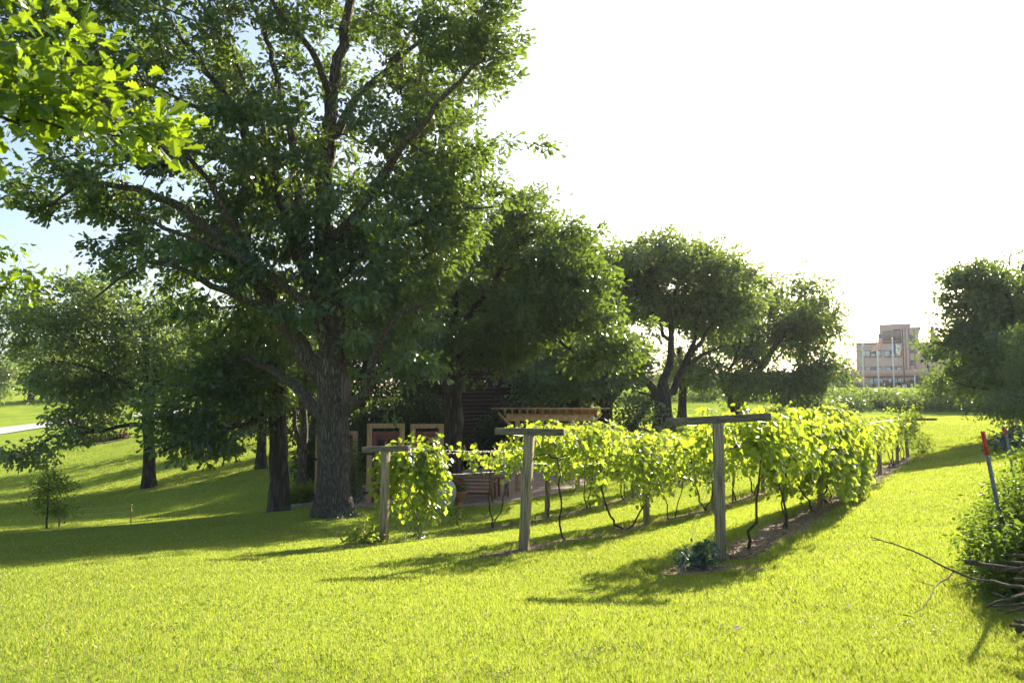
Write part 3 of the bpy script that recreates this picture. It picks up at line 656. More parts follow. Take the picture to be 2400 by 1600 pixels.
tree('leaning_tree', 'leaning ivy-clad trunk slanting up right beside the crooked oak', 'tree',
     [([G(1438, y)] + [P(a, v, y) for a, v in ((1446, 985), (1470, 955), (1498, 915), (1512, 895))], .22, .09)],
     [(1465, 950, 40, 38, 32, .8)], 46, 22, .2, M['oak_leaf'], M['bark_dark'], 26, 'oaks', sig=.35, step=.5, flare=.1)
# trees on the left
y = 45.0
tree('oak_tree', 'spreading oak on the left lawn with low drooping branches', 'tree',
     [trk(343, y, [(344, 1060), (341, 980), (340, 920), (345, 850)], .34, .26), L([(340, 985), (305, 965), (265, 975), (230, 1000), (170, 985), (100, 1010), (50, 1050)], .15, .04, y, 42), L([(341, 925), (280, 870), (200, 840), (120, 830)], .14, .04, y, 44),
      L([(345, 850), (340, 780), (310, 720), (270, 680)], .18, .05, y, 46), L([(343, 900), (400, 850), (450, 830)], .14, .04, y, 46), L([(230, 1000), (190, 985), (140, 960)], .08, .03, 43, 43), L([(344, 985), (380, 1000)], .08, .03, 45, 44)],
     [(150, 790, 45, 120, 90, 5), (290, 720, 45, 130, 80, 5), (420, 780, 45, 110, 90, 5), (150, 870, 44, 75, 45, 3), (80, 1045, 42.5, 60, 36, 1.6), (230, 900, 45, 90, 60, 4), (160, 985, 43, 60, 34, 2), (390, 890, 46, 80, 40, 3), (80, 720, 46, 50, 50, 3), (330, 820, 47, 120, 80, 4), (250, 1010, 43.5, 50, 15, 1, 6), (200, 700, 46, 70, 50, 3)],
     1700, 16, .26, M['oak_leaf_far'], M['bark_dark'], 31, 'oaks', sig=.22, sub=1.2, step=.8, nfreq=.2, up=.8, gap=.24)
y = 27.0
tree('oak_tree', 'second oak trunk standing in shade just left of the huge oak', 'tree',
     [trk(641, y, [(640, 1100), (638, 1020), (634, 940), (640, 880)], .33, .28), L([(632, 950), (590, 960), (540, 985), (480, 1000), (410, 1010), (370, 1040)], .15, .03, y, 24), L([(634, 930), (590, 900), (530, 880), (470, 890), (400, 930)], .13, .03, y, 25), L([(640, 880), (630, 780), (600, 700)], .2, .05, y, 29)],
     [(470, 1015, 25, 80, 28, 1.5), (420, 960, 25.5, 60, 40, 2), (560, 900, 27, 100, 50, 3), (600, 790, 28, 100, 70, 3), (640, 990, 26.5, 40, 20, .6, 8), (500, 870, 26, 80, 40, 2)],
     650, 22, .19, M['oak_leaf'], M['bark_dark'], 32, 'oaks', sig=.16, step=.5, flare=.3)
y = 34.0
tree('oak_tree', 'thin crooked oak in the mulch bed between the two thick trunks', 'tree',
     [trk(692, y, [(694, 1110), (690, 1050), (700, 1010), (702, 940), (690, 880)], .20, .15), L([(690, 1050), (682, 1000), (680, 940), (665, 880)], .13, .06, y, y)],
     [(690, 850, 34, 80, 60, 3), (700, 960, 33.5, 30, 40, .8, 8)], 160, 28, .18, M['oak_leaf'], M['bark'], 33, 'oaks', sig=.36, step=.6)
y = 48.0
tree('oak_tree', 'slim dark trunk behind the second oak, edged by sunlit grass', 'tree',
     [trk(601, y, [(602, 1040), (600, 980), (606, 900)], .30, .22), L([(600, 960), (570, 930), (520, 930), (480, 960)], .12, .03, y, 46)],
     [(600, 880, 48, 80, 50, 3), (530, 950, 47, 60, 30, 2)], 170, 24, .22, M['oak_leaf_far'], M['bark_dark'], 34, 'oaks', sig=.45, step=.8)
# young tree on the left slope
y = 26.0
tree('young_tree', 'small round young tree alone on the shaded left slope', 'tree',
     [trk(107, y, [(108, 1190), (110, 1150), (112, 1110)], .035, .02)], [(118, 1140, 26, 52, 48, .75), (150, 1100, 26, 18, 18, .3, 1)], 110, 20, .085, M['shrub_leaf'], M['bark_dark'], 35, 'simple', sig=.10, step=.25, tip=.004, flare=0, name_c='crown')
mb = MB(); p = G(136, 26.2); mb.box((p[0], p[1], p[2] + .45), (.05, .05, .95)); o = mb.build('wooden_stake', M['grey_wood'], off=p, bevel=.004); o.location = p; tag(o, 'short wooden stake beside the small young tree', 'stake')
mb = MB(); p = G(300, 24.5); mb.tube([(0, 0, -.1), (0, 0, .62)], .014, 6)
e = empty('fence_stake', p, 'thin dark fence stake with orange tips and two strung wires', 'stake')
mb.build('stake', M['black_iron'], e)
for z in (.60, .42):
    mb = MB(); mb.tube([(0, 0, z - .02), (0, 0, z + .02)], .028, 8); mb.build('insulator', M['orange'] if 'orange' in M else M.setdefault('orange', plainmat('orange', (.6, .16, .02), (.7, .22, .03), 4, .5)), e)
    q = G(150, 27.5) - p; mb = MB(); mb.tube([(0, 0, z), (q[0] * .5, q[1] * .5, q[2] * .5 + z - .05), (q[0], q[1], q[2] + z)], .004, 4); mb.build('wire', M['wire'], e)
# right side
y = 42.0
tree('maple_tree', 'big dark green maple filling the right edge of the view', 'tree',
     [trk(2395, y, [(2398, 960), (2400, 900), (2395, 800)], .42, .3), L([(2400, 900), (2330, 840), (2260, 800), (2200, 790), (2150, 790)], .17, .03, y, 39), L([(2395, 800), (2380, 700), (2340, 620)], .22, .06, y, 42), L([(2398, 930), (2320, 900), (2240, 885), (2170, 875)], .14, .03, y, 40), L([(2395, 800), (2460, 740), (2520, 700)], .2, .05, y, 43)],
     [(2300, 680, 42, 100, 85, 4), (2380, 640, 42, 120, 80, 4), (2500, 730, 42, 120, 130, 4), (2235, 790, 41, 60, 38, 3), (2330, 800, 42, 110, 90, 4), (2262, 870, 41, 62, 45, 3), (2420, 880, 43, 140, 80, 4), (2165, 790, 40, 28, 22, 1, 8), (2180, 650, 41, 30, 16, 1, 4), (2175, 710, 41, 25, 18, 1, 4), (2230, 620, 42, 50, 30, 2)],
     2300, 18, .24, M['maple_leaf'], M['bark_dark'], 41, 'oaks', sig=.2, sub=1.1, step=.8, nfreq=.25, group='trees at the right edge')
y = 34.0
tree('crab_apple_tree', 'low dense dark tree with drooping skirt below the big maple', 'tree',
     [trk(2402, y, [(2402, 985), (2400, 930), (2390, 880)], .16, .12), L([(2400, 930), (2340, 900), (2290, 910)], .08, .02, y, 33)],
     [(2340, 860, 34, 75, 75, 2.5), (2300, 930, 33.5, 50, 38, 2), (2400, 900, 34, 80, 80, 3), (2280, 960, 33.5, 32, 14, 1, 4), (2330, 780, 34, 45, 28, 1.5)],
     620, 30, .12, M['maple_leaf'], M['bark_dark'], 42, 'simple', sig=.24, step=.5, group='trees at the right edge', tip=.006)
y = 85.0
tree('shrub_tree', 'yellowish green bushy tree leaning left off the maple before the building', 'tree',
     [trk(2210, 82, [(2205, 900), (2190, 870)], .2, .15)], [(2210, 850, 82, 30, 30, 3), (2175, 872, 82, 24, 14, 2), (2240, 850, 82, 50, 70, 3), (2160, 790, 82, 34, 26, 2), (2190, 900, 82, 60, 30, 3)],
     260, 26, .30, M['shrub_leaf'], M['bark_far'], 43, 'simple', sig=.6, step=1.2, group='trees at the right edge')
# overhanging branch close to the camera
def near_tree():
    bx, by = -6.2, 2.2; b = np.array([bx, by, h(bx, by)])
    Yb = 4.6
    limbs = [([b, b + (0, 0, 1.5), b + (.1, .1, 3.2), b + (.2, .3, 5.0)], .22, .14),
             ([b + (.1, .1, 2.9)] + [P(u, v, yy) for u, v, yy in ((-260, 230, 4.0), (-60, 255, 4.4), (60, 278, 4.6), (160, 292, 4.7), (240, 300, 4.8), (320, 318, 4.9), (370, 328, 4.95))], .05, .006),
             ([P(60, 278, 4.6), P(90, 230, 4.7), P(130, 190, 4.8), P(190, 140, 4.9), P(240, 110, 5.0)], .014, .004),
             ([b + (.15, .2, 3.8)] + [P(u, v, yy) for u, v, yy in ((-300, 0, 4.2), (-80, 20, 4.8), (20, 40, 5.0), (90, 55, 5.1))], .04, .005),
             ([b + (.1, .1, 2.4)] + [P(u, v, yy) for u, v, yy in ((-400, 640, 6.0), (-150, 650, 9.0), (-20, 655, 10.5), (40, 665, 10.8), (85, 668, 11.0))], .07, .008)]
    bl = [(60, 150, 4.7, 110, 60, .35, 26), (190, 230, 4.8, 90, 70, .3, 26), (210, 110, 4.9, 50, 38, .25, 10), (60, 240, 4.6, 110, 45, .3, 26), (300, 305, 4.9, 80, 28, .25, 14), (385, 300, 5.0, 36, 34, .2, 9), (60, 20, 5.0, 90, 50, .3, 18), (10, 320, 4.5, 30, 30, .2, 3), (-80, 200, 4.4, 90, 150, .5, 30),
          (10, 600, 10.6, 35, 45, .5, 10), (50, 655, 10.8, 52, 40, .5, 18), (-60, 640, 10.4, 60, 70, .8, 20), (-200, 200, 4.2, 120, 200, .8, 30)]
    return tree('oak_tree', 'oak outside the left edge whose bright lobed leaves overhang the upper left corner', 'tree', limbs, bl, 200, 6, .12, M['bright_oak_leaf'], M['bark_dark'], 51, 'oak', sig=.075, step=.13, tip=.0022, flare=.3, nfreq=1.0, gap=.6, up=.7, sub=0)
near_tree()
print('trees done')
# ------------------------------------------------------------------ distant trees
rg = rs(77)
def far_tree(u, Yt, vtop, wpx, seed, label, group, mat='oak_leaf_far', n=130, per=24, ls=.42, cat='tree', name='distant_tree', vb=None, kind='diamond'):
    b = G(u, Yt); vt = vtop; zb = b[2]
    vbase = (800 - F * ((zb - EYE) / Yt * CP - SP) / (CP + (zb - EYE) / Yt * SP)) / K if vb is None else vb
    hh = vbase - vtop; c = vtop + hh * .45
    rg_ = rs(seed); s = Yt / 100
    bl = [(u, c, Yt, wpx * .8, hh * .42, wpx * .8 * Yt / F), (u - wpx * .4, c + hh * .12, Yt, wpx * .55, hh * .28, wpx * .5 * Yt / F), (u + wpx * .4, c + hh * .08, Yt, wpx * .55, hh * .30, wpx * .5 * Yt / F), (u + wpx * .1 * rg_.normal(), c - hh * .2, Yt, wpx * .5, hh * .25, wpx * .4 * Yt / F)] + ([(u, vbase - hh * .16, Yt, wpx * .8, hh * .13, wpx * .5 * Yt / F)] if mat == 'shaded_leaf' else [])
    tree(name, label, cat, [([b, b + (0, 0, hh * Yt / F * .3), b + (.3, 0, hh * Yt / F * .6)], .35 * s + .05, .15 * s)], bl, n, per, ls * s, M[mat], M['bark_far'], seed, kind, sig=.75 * s, group=group, step=1.6 * s, nfreq=.12, tip=.02, flare=.2, bark_sides=8)
LG = 'trees across the road on the left'
for i, (u, Yt, vt, w, lb) in enumerate([(-30, 120, 800, 70, 'light green tree at the far left edge beyond the road'), (70, 135, 770, 60, 'rounded tree beyond the road, left of the spreading oak'), (190, 140, 800, 70, 'distant tree behind the crown of the spreading left oak'),
        (300, 150, 810, 70, 'distant tree seen behind the spreading oak trunk'), (400, 145, 820, 70, 'distant tree right of the spreading oak trunk'), (500, 140, 800, 70, 'distant tree in the gap above the pale road bend'), (600, 150, 790, 80, 'distant tree behind the second oak trunk'), (710, 150, 800, 80, 'distant tree hidden behind the huge oak trunk'),
        (-120, 110, 760, 80, 'tree beyond the road just outside the left edge')]):
    far_tree(u, Yt, vt, w, 200 + i, lb, LG)
for i, (u, Yt, vt, w, lb) in enumerate([(830, 48, 560, 150, 'tall dark tree behind the timber door frames, near the huge oak'), (940, 58, 540, 130, 'tall dark tree filling the gap above the left timber door'), (1130, 62, 600, 110, 'dark tree behind the brown cabin and long oak limb'), (1190, 54, 640, 105, 'dark tree behind the left half of the pergola'), (720, 56, 600, 130, 'tall dark tree behind the huge oak trunk at lawn level'), (1030, 52, 560, 120, 'tall dark tree rising behind the brown cabin'), (600, 62, 640, 110, 'dark tree behind the second oak trunk, filling the shade'), (1290, 47, 655, 85, 'added shade-casting tree behind the right half of the pergola, under the long limb'), (470, 66, 690, 90, 'dark tree on the lawn between the spreading oak and the second oak')]):  # tree behind the pergola's right half is added to shade the garden shrubs
    far_tree(u, Yt, vt, w, 230 + i, lb, 'dark trees behind the patio', 'shaded_leaf', 620 if i != 8 else 300, 22, .42)
far_tree(1938, 200, 815, 22, 260, 'dark pine rising over the low wing, left of the tall block', 'pines by the building', 'conifer', 60, 20, .3, kind='long')
far_tree(1898, 205, 835, 18, 261, 'smaller dark pine beside the rooftop unit', 'pines by the building', 'conifer', 40, 20, .3, kind='long')
for i, (u, Yt, vt, w) in enumerate([(2420, 120, 850, 80), (2560, 130, 820, 90), (1420, 130, 850, 50)]):
    far_tree(u, Yt, vt, w, 270 + i, ('distant tree behind the low dense tree at right', 'distant tree beyond the right edge', 'distant tree between the crooked oak and the umbrella oak')[i], 'trees far behind the field')
# bushes on the bank
M['bank_leaf'] = leafmat('bank_leaf', (.03, .065, .02), (.10, .14, .045), (.16, .24, .04), .3, .85, .08)
def bank():
    parts = []; rg = rs(88); pts = []
    for u in np.arange(1000, 2480, 7.0):
        lo = np.interp(u, [1000, 1450, 2058, 2400], [95, 98, 78, 82]); hi = np.interp(u, [1000, 1450, 2058, 2400], [105, 105, 87, 91])
        for k in range(5):
            Yt = rg.uniform(lo, hi); p = G(u + rg.uniform(-4, 4), Yt)
            n = mnoise.noise(Vector((p[0] * .12, p[1] * .12, 0)))
            pts.append(p + (0, 0, rg.uniform(0, .2 + .4 * max(0, n + .35)) * .7))
    pts = np.array(pts)
    o = leaves_obj('undergrowth', M['bank_leaf'], [rand_leaves('diamond', pts, (.5, .5, .25), 14, .34, rg, .6)])
    tag(o, 'rough green undergrowth covering the long bank below the building', 'undergrowth', kind='stuff')
bank()
def bush(name, u, Yt, w, hgt, mat, seed, label, cat, group, kind='simple', n=40, per=22, ls=.12, sig=.15):
    b = G(u, Yt); rg_ = rs(seed); k = n
    d = unit(rg_.normal(0, 1, (k, 3))); d[:, 2] = np.abs(d[:, 2]); r = rg_.uniform(.3, 1, k) ** .5
    c = b + d * r[:, None] * np.array([w / 2, w / 2 * .9, hgt * .9]); root = empty(name, b, label, cat, group)
    mb = MB()
    for i in range(0, k, 2): mb.tube([b + (rg_.normal(0, .04), rg_.normal(0, .04), -.05), (b + c[i]) / 2 + (0, 0, .05), c[i]], [.012 * w + .003, .008 * w + .002, .003], 3, cap=False)
    mb.build('stems', M['bark_dark'], root, off=b)
    leaves_obj('foliage', M[mat], [rand_leaves(kind, c, (sig, sig, sig * .8), per, ls, rg_, .8)], root, b)
    return root
for i, (u, Yt, w, hg, mt) in enumerate([(1975, 82, 5, 2.6, 'shrub_leaf'), (2060, 80, 4.2, 2.2, 'maple_leaf'), (1945, 79, 4, 3, 'maple_leaf'), (2110, 79, 6, 1.6, 'shrub_leaf'), (2165, 80, 6, 2.6, 'berry_leaf'), (2240, 82, 7, 3, 'maple_leaf'), (1640, 96, 5, 2.4, 'maple_leaf'), (1300, 96, 5, 2.2, 'shrub_leaf'), (1480, 98, 5, 2.0, 'shrub_leaf'), (1740, 90, 6, 2.4, 'maple_leaf'), (2020, 85, 6, 1.8, 'oak_leaf_far'), (2300, 80, 7, 2.2, 'shrub_leaf')]):
    lb = ['light green shrub on the bank below the leftmost flagpole', 'dark shrub on the bank under the lamp post', 'tall dark shrub on the bank beside the V-forked oak crown', 'low pale shrub at the foot of the bank', 'leafy shrub on the bank below the yellowish tree', 'large dark shrub on the bank under the maple', 'dark shrub on the bank between the umbrella oak and the V-forked oak', 'pale shrub on the bank above the pergola roof', 'pale shrub on the bank beside the umbrella oak trunk', 'dark shrub on the bank behind the V-forked oak', 'dark olive shrub near the top of the bank', 'pale shrub on the bank at the right edge'][i]
    bush('shrub', u, Yt, w, hg * .3, mt, 300 + i, lb, 'shrub', 'shrubs on the bank', 'diamond', 60, 20, .34, .5)

# ------------------------------------------------------------------ far building
YB = 180.0
def XZ(u, v, Yt): p = P(u, v, Yt); return p[0], p[2]
C5 = lambda x, yy: ((1950 + x / 7.84) / K, (740 + yy / 7.84) / K)     # pixel of the close view -> 2352 scale
bb = G(2030, YB); ZB = bb[2] - .3
FA = R(25); FR = np.array([math.cos(FA), -math.sin(FA)]); FNv = np.array([math.sin(FA), math.cos(FA)]); FO = P(2030, 860, YB)[:2]
def fac(u, v, Y0):                       # where the sight line of (u, v) meets the facade plane Y0 - 180 metres behind the main front
    d = P(u, v, 1.0) - (0, 0, EYE); t = ((FO @ FNv) + (Y0 - 180)) / (d[:2] @ FNv)
    p = d * t; return (p[:2] - FO) @ FR, p[2] + EYE
def bbox(mb, x0, x1, y0, y1, Y0, Y1, m=0, floor=False):
    (ua, va), (ub, vb) = C5(x0, y0), C5(x1, y1); um = (ua + ub) / 2
    sa, sb = fac(ua, va, Y0)[0], fac(ub, vb, Y0)[0]; za, zb = fac(um, va, Y0)[1], fac(um, vb, Y0)[1]
    if x0 < -2000: zb_ = fac(C5(1000, 0)[0], vb, Y0)[1]; za = fac(C5(1000, 0)[0], va, Y0)[1]; zb = zb_
    if floor: zb = ZB - 1
    c = FO + FR * (sa + sb) / 2 + FNv * ((Y0 + Y1) / 2 - 180)
    mb.box((c[0], c[1], (za + zb) / 2), (abs(sb - sa), abs(Y1 - Y0), abs(za - zb)), rz=-FA, m=m)
bld = empty('office_building', (bb[0], YB, ZB), 'three-storey pinkish tan building with flat roofs and a long single-storey wing', 'building')
bo = np.array([bb[0], YB, ZB])
def part(name, mat, boxes, parent=bld, **kw):
    mb = MB()
    for b_ in boxes: bbox(mb, *b_, **kw)
    o = mb.build(name, mat, parent, off=bo if parent is bld else None); return o
main = part('main_block', M['stucco'], [(435, 2900, 488, 1360, 183, 205, 0, True)])
pent = part('roof_house', M['stucco'], [(865, 1450, 158, 520, 190, 200)])
part('recessed_panel', M['stucco_dark'], [(922, 1280, 270, 450, 189.8, 190.3), (1170, 1280, 272, 452, 189.6, 189.9)])
part('stair_tower', M['stucco'], [(1285, 1640, 215, 1360, 181.6, 200, 0, True)])
part('chimney', M['trim_red'], [(1815, 1888, 188, 520, 195, 199)])
part('low_wing', M['stucco_low'], [(-4300, 2900, 1132, 1360, 178.2, 195, 0, True)])
part('fascia', M['stucco_low'], [(-4300, 1770, 992, 1106, 177.4, 195), (1770, 2900, 1040, 1106, 177.6, 195)])
part('trim_band', M['trim_red'], [(-4300, 2900, 1107, 1131, 177.9, 195), (-4300, 2900, 1310, 1322, 178.05, 178.3), (1770, 2900, 1015, 1039, 177.5, 195)])
part('coping', M['stucco_dark'], [(430, 1290, 484, 490, 182.85, 205), (860, 1455, 150, 158, 189.85, 200), (1280, 1645, 209, 215, 181.5, 200), (430, 1285, 628, 634, 182.93, 183.1), (430, 1285, 930, 936, 182.93, 183.1)])
for b_ in ([(x, x + 3, 640, 985, 182.96, 183.05) for x in (545, 590)] + [(x, x + 3, 236, 985, 181.55, 181.65) for x in (1352, 1420, 1520)] + [(x, x + 3, 1000, 1100, 177.36, 177.45) for x in (130, 300, 480, 680, 850, 1020, 1190, 1360)]): part('panel_joint', M['stucco_dark'], [b_])
def window(x0, x1, y0, y1, Yw, mid='dark', lights=3):
    mb = MB(); bbox(mb, x0, x1, y0, y1, Yw - .12, Yw + .15)
    w = mb.build('window', M['win_frame'], bld, off=bo)
    W = (x1 - x0) / lights
    for i in range(lights):
        m2 = MB(); bbox(m2, x0 + i * W + 7, x0 + (i + 1) * W - 5, y0 + 9, y1 - 8, Yw - .16, Yw - .1)
        pn = m2.build('pane', M['glass_dark' if (i == 1 and mid == 'dark') or mid == 'all' else 'glass_light'], w, off=bo)
        if i == 1 and mid == 'dark' and y1 - y0 > 90:
            m3 = MB(); bbox(m3, x0 + i * W + 9, x0 + (i + 1) * W - 8, y0 + (y1 - y0) * .55, y1 - 10, Yw - .19, Yw - .17); m3.build('blind', M['glass_light'], w, off=bo)
for x0, x1 in ((605, 900), (958, 1280)): window(x0, x1, 636, 758, 182.9)
for x0, x1 in ((610, 905), (985, 1292)): window(x0, x1, 934, 1020, 182.9)
window(1655, 1960, 618, 745, 182.9); window(1665, 1960, 934, 1020, 182.9)
window(1425, 1500, 342, 530, 181.5, 'all', 1); window(1432, 1503, 620, 682, 181.5, 'all', 1); window(1440, 1508, 815, 908, 181.5, 'all', 1)
for x0, x1 in ((130, 355), (680, 940), (1020, 1292), (-500, -230), (-1200, -900), (-1900, -1650), (1900, 2150)): window(x0, x1, 1140, 1300, 178.05, 'mid')
# rooftop units
for i, (x0, x1, y0) in enumerate([(-95, -10, 930), (5, 200, 915)]):
    mb = MB(); bbox(mb, x0, x1, y0, 992, 188, 192); m = mb.build('rooftop_unit', M['t_grey'], off=None)
    tag(m, ['small grey unit on the low roof beside the larger one', 'wide grey ventilation unit on the low roof left of the tall block'][i], 'rooftop unit', 'units on the low roof')
# pavement, poles, lamp
ribbon('pavement', [G(u, 165) for u in (1700, 1800, 1900, 2000, 2062)], 6.0, M['road'], .12, step=2.0)
def pole(u0, v0, u1, v1, Yp, rad, name, label, cat, group=None, mat='white_metal'):
    b = G(u0, Yp); t = P(u1, v1, Yp); hgt = t[2] - b[2]
    e = empty(name, b, label, cat, group); mb = MB()
    mb.tube([(0, 0, -.2), (0, 0, hgt * .5), (0, 0, hgt)], [rad, rad * .85, rad * .6], 10); mb.build('pole', M[mat], e, smooth=True)
    return e, b, hgt
FP = []
for (u, vt, lb) in [(1984, 785, 'left flagpole, white, carrying the limp white flag'), (2019, 766, 'middle and tallest white flagpole carrying the striped flag'), (2054, 779, 'right flagpole, white, carrying the blue, white and red banner')]:
    e, b, hg = pole(u, 895, u, vt, 165, .16, 'flagpole', lb, 'flagpole', 'flagpoles before the building'); FP.append((b, hg))
    mb = MB(); mb.lathe([(0.001, -.16), (.12, -.1), (.17, 0), (.12, .1), (.001, .16)], (0, 0, hg + .12), 12); mb.build('finial', M['white_metal'], e, smooth=True)
    mb = MB(); mb.lathe([(.3, 0), (.3, .15), (.2, .25), (.16, .4)], (0, 0, 0), 12); mb.build('collar', M['white_metal'], e, smooth=True)
def flag(idx, kind, label):
    b, hg = FP[idx]; nx, ny = 26, 26 if kind == 'us' else 14
    W, Hh = (3.0, 1.9) if kind == 'us' else (2.5, 1.7) if kind == 'iowa' else (1.0, 2.4)
    V = np.zeros((ny + 1, nx + 1, 3)); mi = np.zeros((ny, nx), int)
    for j in range(ny + 1):
        for i in range(nx + 1):
            s, t = i / nx, j / ny
            if kind == 'us':   # blown up and round behind the pole, striped end hanging to the left
                x = .15 + 1.2 * math.sin(s * 2.6) - 2.9 * max(0, s - .22) ** 1.25; z = hg - .35 - t * Hh * (1 - .35 * s) - s * 2.3 + .9 * math.sin(min(1, s * 2.2) * math.pi) * (1 - s); yy = .45 * math.sin(s * 11 + t * 2) * (.3 + s)
            elif kind == 'iowa':
                x = .12 + s * W * .78 + .12 * math.sin(t * 5) * s; z = hg - .5 - t * Hh * (1.0 - .1 * s) - s * 1.5 - .5 * t * (1 - s); yy = .3 * math.sin(s * 8 + t * 2.5) * s
            else:
                x = -.28 + s * .55 + .3 * t * t + .12 * math.sin(t * 9 + s * 2); z = hg - .4 - t * Hh; yy = .22 * math.sin(s * 14)
            V[j, i] = (x, yy - .2, z)
    for j in range(ny):
        for i in range(nx):
            s, t = (i + .5) / nx, (j + .5) / ny
            if kind == 'us':
                if s < .4 and t < 7 / 13: mi[j, i] = 2 if not (i % 2 == 1 and j % 3 == 1) else 1
                else: mi[j, i] = 0 if int(t * 13) % 2 == 0 else 1
            elif kind == 'iowa':
                mi[j, i] = 2 if s < .25 else 0 if s > .75 else 1
                if .34 < s < .66 and (.30 < t < .42 and abs(s - .5) < .13 or .42 <= t < .5 and abs(s - .5) < .05): mi[j, i] = 2
                if .55 < t < .62 and .38 < s < .62: mi[j, i] = 0
            else: mi[j, i] = 1 if (s < .35 or s > .6 or t < .15 or t > .75) else 3
    me_v = V.reshape(-1, 3); i_ = np.arange(ny)[:, None] * (nx + 1) + np.arange(nx)[None]
    f = np.stack([i_, i_ + 1, i_ + nx + 2, i_ + nx + 1], -1).reshape(-1, 4)
    me = mesh_raw(me_v, f.ravel(), np.arange(len(f)) * 4, np.full(len(f), 4), mi.ravel())
    o = link('flag', me, [M['flag_red'], M['flag_white'], M['flag_blue'], M['flag_green']], smooth=True); o.location = b
    tag(o, label, 'flag', 'flags before the building')
flag(0, 'white', 'limp white flag with a green patch on the left flagpole')
flag(1, 'us', 'red and white striped flag with blue starred corner on the middle flagpole')
flag(2, 'iowa', 'blue, white and red banded flag with eagle on the right flagpole')
b = G(2078, 160); e = empty('lamp_post', b, 'dark lamp post with boxy head on a concrete footing', 'lamp post')
t = P(2078, 757, 160)[2] - b[2]
mb = MB(); mb.lathe([(.42, -.2), (.42, 1.0), (.38, 1.05)], n=16); mb.build('footing', M['concrete'], e)
mb = MB(); mb.box((0, 0, 1 + (t - 1) / 2), (.2, .2, t - 1)); mb.build('pole', M['dark_metal'], e)
mb = MB(); mb.box((-.5, 0, t - .1), (.9, .12, .12)); mb.build('arm', M['dark_metal'], e)
mb = MB(); mb.box((-1.2, 0, t - .12), (1.2, .55, .3), tilt=(0, R(-8))); hd = mb.build('lamp_head', M['dark_metal'], e)
mb = MB(); mb.box((-1.2, 0, t - .29), (1.0, .42, .05), tilt=(0, R(-8))); mb.build('lens', M['glass_light'], hd)
b = G(2102, 163); mb = MB(); mb.tube([(0, 0, -.1), (0, 0, 2.7)], .11, 10); mb.lathe([(.12, 2.7), (.14, 2.75), (.05, 2.9)], n=10); o = mb.build('bollard', M['white_metal'], smooth=True); o.location = b; tag(o, 'slim white post on the grass right of the lamp post', 'post')
b = G(2095, 163); mb = MB(); mb.lathe([(.1, -.1), (.3, .05), (.38, .3), (.3, .55), (.12, .66), (.001, .68)], n=14); o = mb.build('ball_marker', M['white_metal'], smooth=True); o.location = b; tag(o, 'white ball-shaped marker on the grass beside the slim white post', 'marker')
for i, (x0, w_, mt, lb) in enumerate([(1905 + 38, 4, 'oak_leaf_far', 'low green shrub under the leftmost visible ground-floor window'), (1975, 4, 'oak_leaf_far', 'low green shrub along the wing, left of the purple shrubs'), (2030, 4.5, 'red_leaf', 'purple-leaved shrub under the window left of the middle flagpole'), (2048, 4, 'red_leaf', 'purple-leaved shrub between the middle and right flagpoles'), (2068, 3.5, 'red_leaf', 'purple-leaved shrub beside the lamp post footing'), (2093, 3, 'red_leaf', 'small purple-leaved shrub right of the lamp post')]):
    bush('hedge_shrub', x0, 175, w_, 1.6 if mt == 'red_leaf' else 1.1, mt, 330 + i, lb, 'shrub', 'shrubs along the building', 'diamond', 40, 18, .4, .45)
for i, u in enumerate((2112, 2124, 2136)): bush('evergreen_shrub', u, 172, 3.6, 3.0, 'conifer', 340 + i, ['leftmost', 'middle', 'rightmost'][i] + ' of three dark evergreen shrubs against the wing', 'shrub', 'evergreens against the wing', 'diamond', 60, 20, .4, .45)
# small things seen under the oaks before the wing
for i, (u, w_, lb) in enumerate([(1655, 1.4, 'pale utility cabinet on the grass before the long wing'), ]):
    b = G(u, 150); mb = MB(); mb.box((0, 0, 1.0), (w_, .9, 2.3)); mb.box((0, 0, 2.2), (w_ + .15, 1.05, .12)); mb.box((0, -.47, 1.1), (w_ * .8, .03, 1.7)); o = mb.build('utility_cabinet', M['concrete'], bevel=.03); o.location = b; tag(o, lb, 'cabinet')

# ------------------------------------------------------------------ left: road, planting bed, cable
ribbon('road', [G(u, y_) for u, y_ in ((-700, 52), (-400, 66), (-100, 84), (0, 90), (60, 93), (150, 97), (300, 101), (430, 102), (530, 100), (640, 102), (760, 110), (900, 125))], 6.5, M['road'], .10, step=1.5)
mb = MB(); pts = [P(-400, 958, 70), P(-100, 935, 74), P(0, 925, 76), P(100, 916, 78), P(230, 906, 81), P(420, 890, 85), P(640, 860, 92)]
mb.tube(pts, .025, 5, cap=False); o = mb.build('overhead_cable', M['wire']); tag(o, 'thin pale cable stretched across the view at far left', 'cable')
ribbon('planting_bed', [G(190, 72), G(230, 71), G(275, 73)], 2.4, M['soil'], .06, step=.5, ends=True, edge=.1)
for i, (u, mt) in enumerate([(205, 'red_leaf'), (222, 'shrub_leaf'), (240, 'bright_oak_leaf'), (262, 'shrub_leaf'), (278, 'red_leaf')]):
    bush('bed_shrub', u, 71.5 + i * .3, 1.5, .7, mt, 350 + i, ['dark red shrub at the left end of the planting bed', 'green shrub next to the bed tree', 'yellow-green shrub in the middle of the planting bed', 'green shrub toward the right of the planting bed', 'dark red shrub at the right end of the planting bed'][i], 'shrub', 'shrubs in the planting bed', 'diamond', 24, 16, .2, .2)
tree('bed_tree', 'small tree growing from the planting bed on the left lawn', 'tree', [([G(236, 72), G(236, 72) + (0, 0, 2), G(236, 72) + (0, 0, 4)], .14, .08)], [(236, 960, 72, 40, 30, 1.5), (225, 930, 72, 40, 30, 1.5)], 90, 20, .28, M['shrub_leaf'], M['bark_dark'], 355, 'diamond', sig=.5, step=.9)

